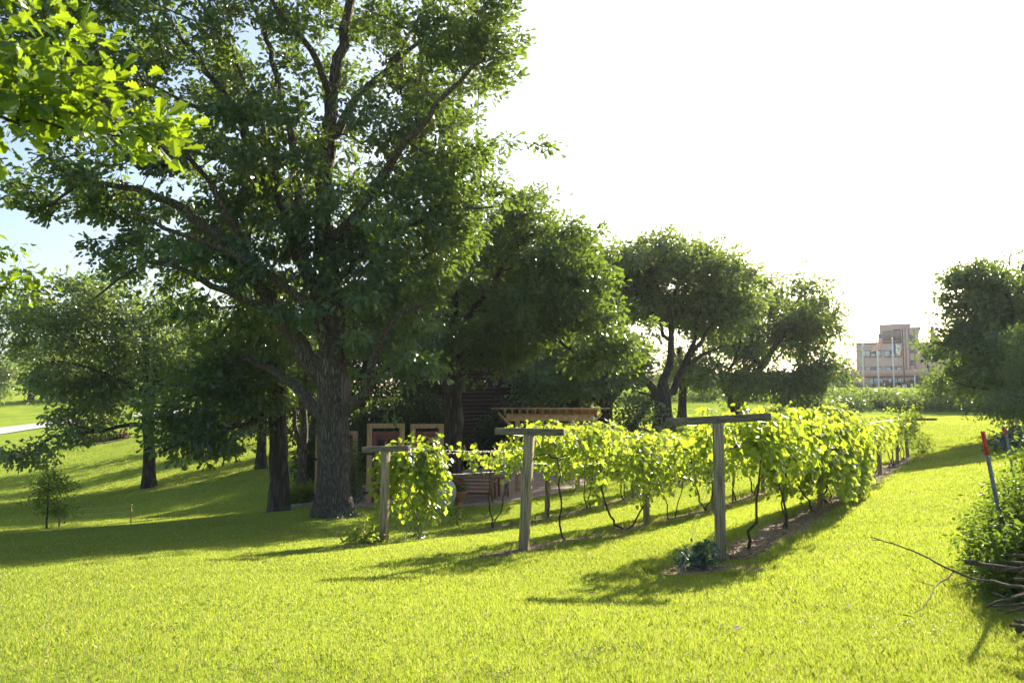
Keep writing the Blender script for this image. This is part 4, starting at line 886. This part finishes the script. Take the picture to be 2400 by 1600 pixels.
# ------------------------------------------------------------------ patio, doors, pots, table, pergola, cabin
def patio():
    edge = [G(u, Y_) for u, Y_ in ((800, 25.6), (900, 24.7), (1000, 24.3), (1100, 24.3), (1180, 25.2), (1260, 26.8), (1330, 29), (1390, 32), (1380, 36), (1200, 37), (1000, 36), (860, 33), (790, 29))]
    c = np.mean(edge, 0); rings = []; V = []
    E_ = resample(edge + [edge[0]], .6)[:-1]; n = len(E_); K_ = 10
    for k in range(K_ + 1):
        f = k / K_; xy = c[:2] + (E_[:, :2] - c[:2]) * f; z = hts(xy[:, 0], xy[:, 1]) + .05; V.append(np.c_[xy, z])
    xy = E_[:, :2]; V.append(np.c_[xy, hts(xy[:, 0], xy[:, 1]) - .2]); K_ += 1
    V = np.concatenate(V); f = []
    for k in range(K_):
        for j in range(n): a = k * n + j; b_ = k * n + (j + 1) % n; f.append((a, a + n, b_ + n, b_))
    mb = MB(); mb.add(V, f); o = mb.build('patio', M['paver']); tag(o, kind='structure')
patio()
def door(u0, u1, vt, Yd, label, rz, art, seed, strap_side=-1):
    b = G((u0 + u1) / 2, Yd); w = (u1 - u0) * K * Yd / F / math.cos(rz); top = P(u0, vt, Yd)[2] - b[2]
    e = empty('timber_door_frame', b, label, 'door', 'free-standing timber door frames', rz); t = .16
    for sx in (-1, 1):
        mb = MB(); mb.box((sx * (w / 2 - t / 2), 0, (top - t) / 2 - .05), (t, .17, top - t + .1)); mb.build('post', M['cedar'], e, bevel=.008)
    mb = MB(); mb.box((0, 0, top - t / 2), (w, .175, t)); mb.build('lintel', M['cedar'], e, bevel=.008)
    mb = MB(); iw = w - 2 * t - .03; ih = top - t - .1; mb.box((0, .02, ih / 2), (iw, .06, ih))
    d = mb.build('door_panel', M['red_door'], e, bevel=.006)
    mb = MB()
    for a in (-1, 1): mb.box((a * (iw / 2 - .05), -.03, ih / 2), (.10, .05, ih - .01))
    for z in (.09, ih * .5, ih - .08): mb.box((0, -.03, z), (iw - .21, .045, .16))
    mb.build('door_rails', M['red_door'], d, bevel=.004)
    rg = rs(seed); mb = MB()                              # dark cut-out ornament
    if art:
        for i in range(9):
            x0 = rg.uniform(-.3, .25) * iw; z0 = ih - .45 + rg.uniform(-.18, .12); dx = rg.uniform(.08, .3) * iw; dz = rg.uniform(-.05, .16)
            mb.tube([(x0, -.022, z0), (x0 + dx * .5, -.022, z0 + dz + .05), (x0 + dx, -.022, z0 + dz * .4)], [.018, .014, .003], 5)
        mb.box((-.15 * iw, -.02, ih - .32), (.3 * iw, .012, .10))
    else:
        mb.box((-.18 * iw, -.02, ih - .38), (.26 * iw, .014, .22)); mb.box((.20 * iw, -.02, ih - .36), (.22 * iw, .014, .20)); mb.tube([(-.2, -.022, ih - .62), (0, -.022, ih - .5), (.2, -.022, ih - .6)], .012, 5)
    mb.build('ornament', M['black_iron'], d)
    for z in (.35, top * .62):
        mb = MB(); x = strap_side * (w / 2 - t * .5); mb.box((x + strap_side * -.02, -.10, z), (.42, .02, .075)); mb.tube([(x - strap_side * .2, -.12, z), (x - strap_side * .2, -.09, z)], .03, 8)
        mb.build('strap_hinge', M['black_iron'], e)
    mb = MB(); mb.tube([(w / 2 - .28, -.12, top + .02), (w / 2 - .28, -.12, top - .12)], .008, 5); mb.lathe([(.001, -.05), (.04, -.03), (.05, 0), (.04, .03), (.001, .05)], (w / 2 - .28, -.12, top - .17), 10); mb.build('hanging_ball', M['black_iron'], e)
door(843, 925, 972, 26.5, 'left of two reddish doors in cedar timber frames, with square cut-outs', R(14), False, 1)
door(943, 1016, 973, 28.0, 'right of two reddish doors in cedar timber frames, with black curling ornament', R(14), True, 2, 1)
door(727, 815, 990, 28.5, 'timber door frame mostly hidden behind the huge oak trunk', R(20), False, 3)
# grey block steps
for i, (u, v_) in enumerate([(823, 1), (820, 0)]):
    b = G(u, 28.2); mb = MB(); mb.box((0, 0, .14 + .27 * (1 - i)), (.75 - .1 * (1 - i), .5, .26)); o = mb.build('stone_block', M['stone'], bevel=.02); o.location = b; tag(o, ['upper grey stone block beside the left timber door', 'lower grey stone block resting on the ground beside the left timber door'][i], 'stone block', 'stone blocks by the door')
bush('rose_bush', 822, 29.3, .9, 1.1, 'oak_leaf', 361, 'dark leafy rose bush behind the stone blocks', 'shrub', None, 'simple', 40, 20, .07, .1)
bush('ivy_shrub', 806, 26.8, .8, 2.6, 'oak_leaf', 362, 'tall narrow leafy shrub against the right side of the huge oak', 'shrub', None, 'simple', 70, 22, .09, .12)
# urns
def urn():
    b = G(1021, 24.0); b[2] += 0.0; e = empty('glazed_urn', b, 'tall pale green glazed urn standing between the vines and the red flowers', 'urn')
    mb = MB(); mb.lathe([(.20, 0), (.22, .02), (.27, .15), (.335, .38), (.35, .52), (.33, .66), (.26, .78), (.205, .83), (.20, .86), (.235, .90), (.235, .93), (.20, .94), (.18, .86)], n=36)
    mb.build('vessel', M['glaze'], e, smooth=True)
    mb = MB()
    for a in (R(-60), R(200)):
        for s in (-1, 1): mb.tube([(.34 * math.cos(a), .34 * math.sin(a), .60), (.39 * math.cos(a), .39 * math.sin(a), .57), (.35 * math.cos(a), .35 * math.sin(a), .50)], .018, 6)
    mb.build('handle', M['glaze'], e, smooth=True)
    rg = rs(5); th = rg.uniform(0, 6.28, 60); r_ = rg.uniform(0, .2, 60)
    c = b + np.c_[r_ * np.cos(th), r_ * np.sin(th), .95 + rg.uniform(0, .08, 60)]
    leaves_obj('plant', M['red_leaf'], [rand_leaves('simple', c, (.03, .03, .03), 10, .05, rg)], e, b)
    mb = MB()
    for i in range(5): mb.tube([(rg.normal(0, .05), rg.normal(0, .05), .9), (rg.normal(0, .1), rg.normal(0, .08), 1.35), (rg.normal(0, .2), rg.normal(0, .1), 1.75)], [.02, .015, .006], 5)
    mb.build('stems', M['stick'], e)
urn()
def pot():
    b = G(1053, 24.4); e = empty('terracotta_pot', b, 'footed terracotta pot of red geraniums beside the glazed urn', 'flower pot')
    mb = MB(); mb.lathe([(.17, 0), (.17, .03), (.10, .07), (.07, .13), (.09, .18), (.18, .24), (.24, .34), (.25, .42), (.28, .44), (.28, .47), (.24, .47), (.22, .40)], n=32); mb.build('vessel', M['terracotta'], e, smooth=True)
    rg = rs(6); k = 46; d = unit(rg.normal(0, 1, (k, 3))); d[:, 2] = np.abs(d[:, 2]); c = b + (0, 0, .46) + d * np.array([.30, .28, .36]) * rg.uniform(.4, 1, (k, 1))
    leaves_obj('plant', M['shrub_leaf'], [rand_leaves('simple', c, (.04, .04, .05), 14, .055, rg)], e, b)
    fc = b + np.array([(-.18, -.12, .72), (-.13, -.16, .80), (-.16, -.1, .62), (.09, -.1, .80), (.03, -.15, .74), (-.2, -.15, .66)]); leaves_obj('flowers', M['petal'], [rand_leaves('simple', fc, (.028, .028, .025), 34, .035, rg)], e, b)
pot()
def table():
    b = G(1092, 26.4); e = empty('picnic_table', b, 'brown wooden garden table on the patio behind the geraniums', 'table', None, R(-8))
    mb = MB()
    for i in range(7): mb.box((0, -.42 + i * .14, .74), (1.7, .13, .035))
    mb.build('tabletop', M['bench_wood'], e, bevel=.004)
    for sx in (-1, 1):
        for sy in (-1, 1): mb = MB(); mb.box((sx * .72, sy * .38, .355), (.08, .08, .72)); mb.build('leg', M['bench_wood'], e, bevel=.004)
    mb = MB(); mb.box((0, 0, .18), (1.36, .10, .08)); mb.build('stretcher', M['bench_wood'], e)
def bench(u, Yd, rz, label, w=1.2):
    b = G(u, Yd); e = empty('garden_chair', b, label, 'chair', 'wooden garden chairs', rz)
    mb = MB()
    for i in range(4): mb.box((0, -.16 + i * .125, .44), (w, .11, .03))
    mb.build('seat', M['bench_wood'], e, bevel=.003)
    mb = MB()
    for i in range(4): mb.box((0, .27 + i * .015, .58 + i * .11), (w, .025, .075))
    mb.build('backrest', M['bench_wood'], e, bevel=.003)
    for sx in (-1, 1):
        mb = MB(); mb.box((sx * (w / 2 - .03), -.2, .21), (.06, .06, .43)); mb.build('leg', M['bench_wood'], e)
        mb = MB(); mb.box((sx * (w / 2 + .03), .27, .47), (.06, .06, .96)); mb.build('leg', M['bench_wood'], e)
        mb = MB(); mb.box((sx * (w / 2 + .03), .02, .66), (.07, .52, .035)); mb.build('armrest', M['bench_wood'], e)
table(); bench(1090, 25.3, R(172), 'wooden garden bench seen from behind, before the table', 1.15); bench(1150, 26.6, R(100), 'wooden garden chair at the right end of the table', .55)
def pergola():
    Yf, Yk = 27.5, 31.5; b = G(1265, 29.5); e = empty('pergola', b, 'brown wooden pergola with scalloped rafters standing over the patio', 'pergola', None, R(0))
    zt = P(1265, 942, Yf)[2] - b[2]; xl = P(1152, 950, Yf)[0] - b[0]; xr = P(1378, 950, Yf)[0] - b[0]; yf = Yf - b[1]; yk = Yk - b[1]
    for x in (xl + .55, xr - .75):
        for yy in (yf + .5, yk - .5):
            mb = MB(); gz = h(b[0] + x, b[1] + yy) - b[2]; mb.box((x, yy, (zt - .35 + gz) / 2 - .05), (.15, .15, zt - .35 - gz + .1)); mb.build('post', M['pergola_wood'], e, bevel=.006)
    for yy in (yf + .5, yk - .5):
        mb = MB(); mb.box(((xl + xr) / 2, yy - .08, zt - .25), (xr - xl - .3, .05, .24)); mb.box(((xl + xr) / 2, yy + .08, zt - .25), (xr - xl - .3, .05, .24)); mb.build('beam', M['pergola_wood'], e, bevel=.004)
    n = 13
    for i in range(n):                                    # rafters with a wave-cut tail
        x = xl + .1 + (xr - xl - .2) * i / (n - 1); mb = MB(); y0, y1 = yf - .15, yk + .15
        prof = [(y0, .01), (y0 + .03, -.05), (y0 + .12, -.075), (y0 + .2, -.07), (y0 + .27, -.10), (y0 + .32, -.17), (y0 + .42, -.19), (y1 - .42, -.19), (y1 - .32, -.17), (y1 - .27, -.10), (y1 - .1, -.07), (y1, .01)]
        v = [(x - .022, a, zt + c_ + .03) for a, c_ in prof] + [(x + .022, a, zt + c_ + .03) for a, c_ in prof]; m = len(prof)
        mb.add(v, [tuple(range(m)), tuple(range(2 * m - 1, m - 1, -1))] + [(j, (j + 1) % m, m + (j + 1) % m, m + j)[::-1] for j in range(m)])
        mb.build('rafter', M['pergola_wood'], e)
    mb = MB()
    for i in range(24): yy = yf - .05 + (yk - yf + .1) * i / 23; mb.box(((xl + xr) / 2, yy, zt + .065), (xr - xl + .7, .04, .045))
    mb.build('purlins', M['pergola_wood'], e)
    for s in (-1, 1):
        mb = MB(); x = xl + .45 if s < 0 else xr - .45; mb.box((x + s * .28, yf + .45, zt - .38), (.08, .08, .8), tilt=(0, s * R(45))); mb.build('knee_brace', M['pergola_wood'], e)
pergola()
def cabin():
    b = G(1110, 42); e = empty('brown_cabin', b, 'dark brown clapboard cabin in deep shade behind the doors', 'building'); x0 = P(1070, 900, 42)[0] - b[0]; x1 = P(1140, 900, 42)[0] - b[0]; H = 5.0
    mb = MB(); W = x1 - x0 + 2.5
    mb.box(((x0 + x1) / 2, 2.5, H / 2 - .5), (W, 5, H + 1)); 
    for i in range(25): mb.box(((x0 + x1) / 2, -.012, .1 + i * .205), (W + .02, .03, .185), tilt=(R(3), 0))
    mb.build('wall', M['brown_siding'], e)
    mb = MB(); v = [(-W / 2 - .4, -.5, 0), (W / 2 + .4, -.5, 0), (W / 2 + .4, 2.5, 1.6), (-W / 2 - .4, 2.5, 1.6), (-W / 2 - .4, 5.5, 0), (W / 2 + .4, 5.5, 0)]
    v = [(a + (x0 + x1) / 2, c_, d_ + H) for a, c_, d_ in v]; v += [(a, c_, d_ - .12) for a, c_, d_ in v]
    mb.add(v, [(0, 1, 2, 3), (3, 2, 5, 4), (7, 6, 9, 8), (8, 9, 10, 11), (0, 6, 7, 1), (4, 5, 11, 10), (0, 3, 9, 6), (3, 4, 10, 9), (1, 7, 8, 2), (2, 8, 11, 5)]); mb.build('roof', M['shingle'], e)
    mb = MB(); x = x0 + 2.2; mb.box((x, -.06, 1.7), (1.0, .08, 1.1)); w = mb.build('window', M['bench_wood'], e); mb = MB(); mb.box((x, -.11, 1.7), (.84, .02, .94)); mb.build('pane', M['glass_dark'], w)
cabin()
# shrubs around the patio and under the trees
SH = [(1395, 33, 1.6, .9, 'berry_leaf', 'rounded shrub beyond the right end of the patio'), (1330, 35, 1.8, 1.1, 'shaded_leaf', 'dark shrub under the far side of the pergola'), (1180, 38.5, 3.2, 3.2, 'shaded_leaf', 'wide dark shrub behind the picnic table'), (1135, 38, 2.0, 2.6, 'shaded_leaf', 'dark shrub in front of the brown cabin'), (1060, 37.5, 2.2, 1.2, 'shaded_leaf', 'dark shrub behind the dark oak trunk'), (980, 38, 3.2, 4.0, 'shaded_leaf', 'tall dark shrub behind the right timber door'), (900, 37, 3.4, 4.2, 'shaded_leaf', 'tall dark shrub behind the left timber door'), (835, 36, 2.6, 3.6, 'shaded_leaf', 'dark shrub between the huge oak and the left timber door'),
      (672, 30.5, .8, .5, 'berry_leaf', 'small bright shrub left of the thin crooked oak'), (705, 30.0, .8, .6, 'berry_leaf', 'small bright shrub right of the thin crooked oak'), (720, 30.3, .7, .5, 'shrub_leaf', 'small pale shrub against the hidden door frame'), (1280, 45, 2.4, 1.2, 'maple_leaf', 'shrub on the lawn edge beyond the pergola'), (750, 37, 3.0, 3.2, 'shaded_leaf', 'dark shrub behind the huge oak trunk')]
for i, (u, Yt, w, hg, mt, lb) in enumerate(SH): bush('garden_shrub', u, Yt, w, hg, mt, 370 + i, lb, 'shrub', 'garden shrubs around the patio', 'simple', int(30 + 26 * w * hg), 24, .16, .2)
ribbon('planting_bed', [G(655, 31.0), G(700, 30.4), G(740, 31.0)], 3.2, M['soil'], .02, step=.4, ends=True, edge=.1)
mb = MB()
q = [G(u, yy, .05) for u, yy in ((655, 29.2), (680, 28.8), (705, 28.8), (730, 29.2))]
q = resample(q, .25)
for i, p in enumerate(q[:-1]):
    d = q[i + 1] - p; mb.box(p, (.22, .14, .12), math.atan2(d[1], d[0]))
o = mb.build('bed_edging', M['stone'], bevel=.01); tag(o, 'low curved pale stone edging around the bed beneath the oaks', 'edging')
# weeds by posts
bush('leafy_weed', 1608, 9.35, .40, .34, 'blue_leaf', 390, 'bluish leafy weed growing at the foot of the front T-post', 'plant', None, 'simple', 30, 12, .07, .05)
bush('grass_tuft', 835, 14.6, .5, .3, 'grass', 391, 'tuft of long dark grass left of the shortest T-post', 'plant', None, 'long', 24, 14, .16, .08)
bush('leafy_weed', 958, 15.4, .5, .18, 'blue_leaf', 392, 'low pale weed at the foot of the first back-row vine', 'plant', None, 'simple', 20, 12, .06, .07)
bush('leafy_weed', 1054, 19.5, .35, .75, 'shrub_leaf', 393, 'thin upright sapling with round leaves in front of the geraniums', 'plant', None, 'simple', 12, 5, .09, .08)
bush('leafy_weed', 2122, 38.5, 1.0, 1.0, 'shrub_leaf', 394, 'scruffy weeds behind the far T-post of the front row', 'plant', None, 'long', 30, 16, .16, .14)

for i, (u, yy, w, hg, lb) in enumerate([(742, 22.4, .5, .22, 'pale weeds at the left foot of the huge oak'), (775, 22.2, .6, .2, 'pale ferny weeds at the front foot of the huge oak'), (806, 22.5, .5, .24, 'pale weeds at the right foot of the huge oak'), (655, 26.4, .5, .22, 'weeds at the foot of the second oak')]):
    bush('leafy_weed', u, yy, w, hg, 'blue_leaf', 420 + i, lb, 'plant', None, 'simple', 24, 12, .06, .06)

# ------------------------------------------------------------------ right: T-posts, bramble, brush pile
def steel(ub, vb, ut, vt, Yp, red, label):
    b = P(ub, vb, Yp); gz = h(b[0], b[1]); t = P(ut, vt, Yp)
    d = unit(t - b); b = b - d * max(0, (b[2] - gz) / d[2] + .1); e = empty('steel_fence_post', b, label, 'fence post', 'steel posts by the bramble')
    t = t - b; L_ = np.linalg.norm(t); s = 1 - red / L_; q = lambda f: t * f
    def seg(f0, f1, name, mat):
        mb = MB(); o1 = np.array([.0, 0, 0])
        for off, sz in (((0, 0, 0), (.036, .006)), ((0, .016, 0), (.005, .03))):
            a, c_ = q(f0) + off, q(f1) + off; x, y_ = sz[0] / 2, sz[1] / 2
            v = [a + (sx * x, sy * y_, 0) for sx, sy in ((-1, -1), (1, -1), (1, 1), (-1, 1))] + [c_ + (sx * x, sy * y_, 0) for sx, sy in ((-1, -1), (1, -1), (1, 1), (-1, 1))]
            mb.add(v, [(3, 2, 1, 0), (4, 5, 6, 7), (0, 1, 5, 4), (1, 2, 6, 5), (2, 3, 7, 6), (3, 0, 4, 7)])
        f = f0 + .02
        while f < f1 - .01:
            p = q(f) + (-.012, -.008, 0); mb.box(p, (.016, .014, .018)); f += .058 / L_ * 1.0
        mb.build(name, mat, e)
    seg(0, s, 'shaft', M['t_grey']); seg(s + .001, 1, 'painted_tip', M['t_red'])
steel(2300, 1205, 2257, 990, 7.2, .22, 'nearer steel fence post with a long red tip, leaning left over the bramble')
steel(2326, 1080, 2310, 984, 12.5, .09, 'farther steel fence post with a short dark red tip, right of the nearer one')
def bramble():
    rg = rs(61); bs = [(2350, 8.2, 1.0, .95), (2385, 7.4, 1.1, 1.05), (2335, 7.2, .6, .66), (2430, 8.4, 1.4, 1.4), (2405, 9.6, 1.2, .7), (2375, 6.5, .7, .68), (2470, 7.0, 1.3, 1.2)]
    lb = ['bramble clump at the foot of the red-tipped post', 'tall bramble clump right of the red-tipped post', 'low bramble clump reaching left onto the lawn', 'large bramble clump beyond the right edge', 'bramble clump behind, toward the farther steel post', 'bramble clump just above the pile of sticks', 'bramble clump outside the right edge']
    for i, (u, yy, w, hg) in enumerate(bs): bush('bramble_bush', u, yy, w, hg, 'berry_leaf', 400 + i, lb[i], 'shrub', 'bramble clumps at the right edge', 'simple', 190, 19, .056, .09)
bramble()
bush('leafy_plant', 2352, 30, 2.6, .7, 'blue_leaf', 410, 'broad-leaved garden plant at the right edge beyond the steel posts', 'plant', None, 'simple', 60, 14, .2, .16)
def stickobj(name, chains, label, group=None, rad=(.012, .004), cat='branch', mat='pile_bark', n=7):
    pts0 = chains[0][0]; o0 = np.array(pts0[0]); mb = MB()
    for pts, r0, r1 in chains:
        q = resample(pts, .06); jit = rs(int(abs(q[0][0]) * 1e4) % 9999).normal(0, .0025, q.shape); jit[0] = 0; jit[-1] = 0
        mb.tube(q + jit, np.linspace(r0, r1, len(q)), n, wob=.12)
    o = mb.build(name, M[mat], smooth=True, off=o0); o.location = o0; tag(o, label, cat, group); return o
Yb = 5.0
Lb = lambda lst: [P(*p) for p in lst]
stickobj('fallen_branch', [(Lb([(2420, 1362, 4.5), (2352, 1350, 4.7), (2290, 1338, 4.9), (2230, 1328, 5.05), (2180, 1308, 5.2), (2120, 1275, 5.4), (2060, 1250, 5.6), (2020, 1240, 5.75), (2000, 1233, 5.8)]), .0105, .0035),
    (Lb([(2190, 1312, 5.18), (2180, 1325, 5.1), (2145, 1345, 4.95), (2140, 1365, 4.85), (2120, 1395, 4.7), (2098, 1408, 4.6)]), .0055, .002), (Lb([(2145, 1345, 4.95), (2130, 1335, 4.95), (2106, 1333, 4.95)]), .003, .0015), (Lb([(2245, 1332, 5.0), (2210, 1340, 5.0), (2178, 1345, 5.0)]), .0035, .0015), (Lb([(2020, 1240, 5.75), (2003, 1240, 5.8)]), .004, .002), (Lb([(2055, 1250, 5.62), (2045, 1243, 5.62)]), .004, .002)],
    'long bare forked branch poking out of the stick pile over the lawn', None)
def pile():
    rg = rs(71); L_ = []
    c0 = G(2455, 5.3)
    spec = [(2320, 1275, 2400, 1270), (2310, 1288, 2440, 1310), (2300, 1312, 2420, 1290), (2330, 1330, 2420, 1325), (2300, 1345, 2430, 1335), (2265, 1395, 2380, 1362), (2310, 1408, 2430, 1392), (2290, 1400, 2420, 1412), (2330, 1425, 2420, 1440), (2335, 1450, 2420, 1405), (2270, 1392, 2330, 1388), (2345, 1290, 2460, 1350), (2325, 1370, 2460, 1340), (2350, 1460, 2440, 1480), (2340, 1318, 2450, 1260), (2318, 1435, 2450, 1470)]
    nm = ['topmost stick', 'second stick down', 'third stick down', 'pale fourth stick down', 'fifth stick down', 'thin forked stick pointing left low', 'straight stick just below the forked one', 'thin stick crossing the straight one', 'thick cut stick near the bottom', 'steeply rising stick at the bottom', 'short twig beside the forked stick', 'stick slanting down to the right at the top', 'stick in the middle of the heap', 'lowest stick', 'stick slanting up to the right at the top', 'stick slanting down to the right at the bottom']
    for i, (a, b_, c_, d_) in enumerate(spec):
        y0 = 4.9 + rg.uniform(-.25, .35); p0 = P(a, b_, y0); p1 = P(c_, d_, y0 - rg.uniform(0, .3) + .1)
        mid = (p0 + p1) / 2 + rg.normal(0, .015, 3); r0 = rg.uniform(.008, .016) if i not in (3, 8) else .017
        ch = [([p1 + (p1 - p0) * .4, p1, mid, p0], r0, r0 * .55)]
        if i in (5, 1, 9): ch.append(([mid, mid + (p0 - mid) * .6 + (0, .02, .06)], r0 * .5, r0 * .25))
        stickobj('pile_stick', ch, nm[i] + ' of the brush pile', 'sticks in the brush pile')
    # heavier sticks and logs underneath carry the pile
    for i in range(7):
        a = rg.uniform(0, 3.14); c = c0 + (rg.uniform(.0, .5), rg.uniform(-.35, .45), .05 + .055 * i); d = np.array([math.cos(a), math.sin(a), rg.uniform(-.04, .06)]) * .55
        stickobj('pile_log', [([c - d, c, c + d], .022, .017)], ['lowest', 'second', 'third', 'fourth', 'fifth', 'sixth', 'uppermost'][i] + ' thicker log inside the brush pile, counting upward', 'logs in the brush pile', cat='log')
pile()
rgl = rs(99)
for i, (u, yy) in enumerate([(1350, 7.5), (1950, 6.4), (2100, 5.9), (820, 9.6), (1700, 5.8)]):
    p = G(u, yy, .045); o = leaves_obj('fallen_leaf', M['stick'], [leaf_arrays('oak', np.zeros((1, 3)), np.array([[math.cos(i), math.sin(i), .1]]), np.array([[.2, .1, 1.0]]), np.array([.09]), np.array([.5]))]); o.location = p
    tag(o, ['dry brown leaf on the lawn left of the front T-post', 'dry brown leaf on the lawn left of the fallen branch', 'dry brown leaf on the grass under the fallen branch', 'dry brown leaf on the lawn below the shortest T-post', 'dry brown leaf on the bottom lawn below the front T-post'][i], 'leaf', 'fallen leaves on the lawn')
print('things done')

# ------------------------------------------------------------------ grass blades
def grass():
    rg = rs(123); NB = 1900000
    yy = np.exp(rg.uniform(np.log(2.2), np.log(70.0), NB)) ; keep = rg.uniform(0, 1, NB) < np.clip((yy / 5.0) ** .35, .35, 1.0); yy = yy[keep]
    xx = rg.uniform(-.80, .80, len(yy)) * (yy + 1.2)
    # soil has no grass
    msk = np.ones(len(yy), bool)
    for r in range(3):
        dx = xx - rows[r][0]; dy = yy - rows[r][1]; t = dx * RD[0] + dy * RD[1]; s = dx * RP[0] + dy * RP[1]
        w = (.42, .19, .17)[r] * (1 + .5 * np.sin(t * 2.3 + r) * np.sin(t * .9))
        inside = (np.abs(s) < w) & (t > (.2 if r == 0 else -1.0)) & (t < RL[r] + .6)
        msk &= ~(inside & (rg.uniform(0, 1, len(yy)) < .93))
    d2 = (xx - pc[0]) ** 2 + (yy - pc[1]) ** 2; msk &= ~((d2 < .3 ** 2) & (rg.uniform(0, 1, len(yy)) < .85))
    # patio
    poly = np.array([G(u, Y_)[:2] for u, Y_ in ((800, 25.6), (900, 24.7), (1000, 24.3), (1100, 24.3), (1180, 25.2), (1260, 26.8), (1330, 29), (1390, 32), (1380, 36), (1200, 37), (1000, 36), (860, 33), (790, 29))])
    ins = np.zeros(len(yy), bool)
    for i in range(len(poly)):
        x1, y1 = poly[i - 1]; x2, y2 = poly[i]; c = ((y1 > yy) != (y2 > yy)) & (xx < (x2 - x1) * (yy - y1) / (y2 - y1 + 1e-12) + x1); ins ^= c
    msk &= ~ins; xx, yy = xx[msk], yy[msk]; n = len(xx)
    zz = hts(xx, yy)
    s = np.sin(xx * 1.7 + 1.3 * np.sin(yy * 1.1)) * np.sin(yy * 1.3 + np.sin(xx * .9)) ; s2 = np.sin(xx * 5.1 + yy * 2.2) * np.sin(yy * 4.7 - xx * 2.9 + 1)
    dist = np.sqrt(xx ** 2 + yy ** 2)
    # taller uncut grass round the posts, vines and the bramble
    tall = np.zeros(n)
    for r in range(3):
        dx = xx - rows[r][0]; dy = yy - rows[r][1]; t = dx * RD[0] + dy * RD[1]; q = np.abs(dx * RP[0] + dy * RP[1]); w = (.48, .25, .22)[r]
        tall = np.maximum(tall, np.exp(-((q - w) / .13) ** 2) * (t > -1.3) * (t < RL[r]) * (.7 + .5 * np.sin(t * 3.1)))
    bc = G(2330, 7.0); tall = np.maximum(tall, .8 * np.exp(-((xx - bc[0] - .5) ** 2 + (yy - bc[1]) ** 2) / 1.3))
    hgt = (.038 + .009 * s + .006 * s2) * rg.uniform(.7, 1.25, n) * (1 + 1.3 * tall) * (1 + np.clip(dist - 12, 0, 40) * .012)
    wid = .0017 * rg.uniform(.7, 1.3, n) * np.clip(dist / 4.0, .9, 16)
    th = rg.uniform(0, 2 * math.pi, n); lean = rg.normal(0, .24, (n, 2)) + np.array([-.05, .03])
    side = np.stack([np.cos(th), np.sin(th), np.zeros(n)], 1) * wid[:, None] * .5
    b = np.stack([xx, yy, zz - .004], 1)
    mid = b + np.c_[lean * hgt[:, None] * .35, hgt * .62]; tipp = b + np.c_[lean * hgt[:, None] * 1.25, hgt * .98]
    V = np.stack([b - side, b + side, mid + side * .8, tipp, mid - side * .8], 1)
    s3 = np.sin(xx * .45 + 2 * np.sin(yy * .23)) * np.sin(yy * .38 + 1.5 * np.sin(xx * .31)); tone = np.clip(.44 + .15 * s + .10 * s2 + .30 * s3 + rg.normal(0, .2, n) - .15 * tall, 0, .92); tone[rg.uniform(0, 1, n) < .08] = 1.0
    loops = (np.arange(n)[:, None] * 5 + np.arange(5)[None]).ravel()
    me = mesh_raw(V.reshape(-1, 3), loops, np.arange(n) * 5, np.full(n, 5), None, tone)
    o = link('grass', me, M['grass']); tag(o, 'short sunlit green lawn grass', 'grass', kind='stuff')
    print('blades', n)
grass()

def clover():
    rg = rs(321); pts = []
    for i in range(60):
        yy = math.exp(rg.uniform(math.log(4.2), math.log(17))); xx = rg.uniform(-.62, .62) * yy; n = rg.randint(12, 60); R_ = rg.uniform(.08, .3)
        q = rg.normal(0, 1, (n, 2)) * R_ * [1.4, 1.0] + (xx, yy); pts.append(q)
    q = np.concatenate(pts); z = hts(q[:, 0], q[:, 1]); c = np.c_[q, z + rg.uniform(.018, .04, len(q))]
    k = np.repeat(c, 3, 0); a = rg.uniform(0, 6.28, len(c))[:, None] + np.array([0, 2.1, 4.2]); a = a.ravel()
    ax = np.c_[np.cos(a), np.sin(a), rg.normal(.1, .15, len(a))]; no = np.c_[rg.normal(0, .25, (len(a), 2)), np.ones(len(a))]
    o = leaves_obj('clover', M['berry_leaf'], [leaf_arrays('simple', k, ax, no, rg.uniform(.014, .026, len(a)), rg.uniform(0, 1, len(a)))])
    tag(o, 'small patches of clover growing through the lawn', 'clover', kind='stuff')
clover()

def chips():
    rg = rs(654); P_ = []
    for r, n in ((0, 9000), (1, 4000), (2, 2500)):
        t = RL[r] * rg.uniform(0, 1, n) ** 1.7 + (.2 if r == 0 else -1.1); s = rg.normal(0, (.24, .14, .12)[r], n)
        P_.append(rows[r][:2] + RD * t[:, None] + RP * s[:, None])
    P_.append(pc[:2] + rg.normal(0, .2, (700, 2))); q = np.concatenate(P_)
    z = hts(q[:, 0], q[:, 1]) + rg.uniform(.016, .04, len(q)); n = len(q); ax = rg.normal(0, 1, (n, 3)) * [1, 1, .25]; no = rg.normal(0, .35, (n, 3)) + [0, 0, 1]
    o = leaves_obj('mulch_chips', M['chip'], [leaf_arrays('long', np.c_[q, z], ax, no, rg.uniform(.02, .07, n), rg.uniform(0, 1, n))])
    tag(o, 'brown bark mulch scattered on the soil under the vines', 'mulch', kind='stuff')
M['chip'] = leafmat('chip', (.09, .055, .035), (.42, .32, .23), (.2, .12, .06), .1, .8, .2)
chips()

# ------------------------------------------------------------------ haze
def haze():
    mb = MB(); mb.box((60, 130, 14.5), (700, 560, 42)); m, nt, out = newmat('haze')
    pv = N(nt, 'ShaderNodeVolumePrincipled'); pv.inputs['Color'].default_value = (.92, .95, 1, 1); pv.inputs['Density'].default_value = .00018; pv.inputs['Anisotropy'].default_value = .35
    nt.links.new(pv.outputs[0], out.inputs[1]); o = mb.build('haze', m); tag(o, kind='stuff')
haze()
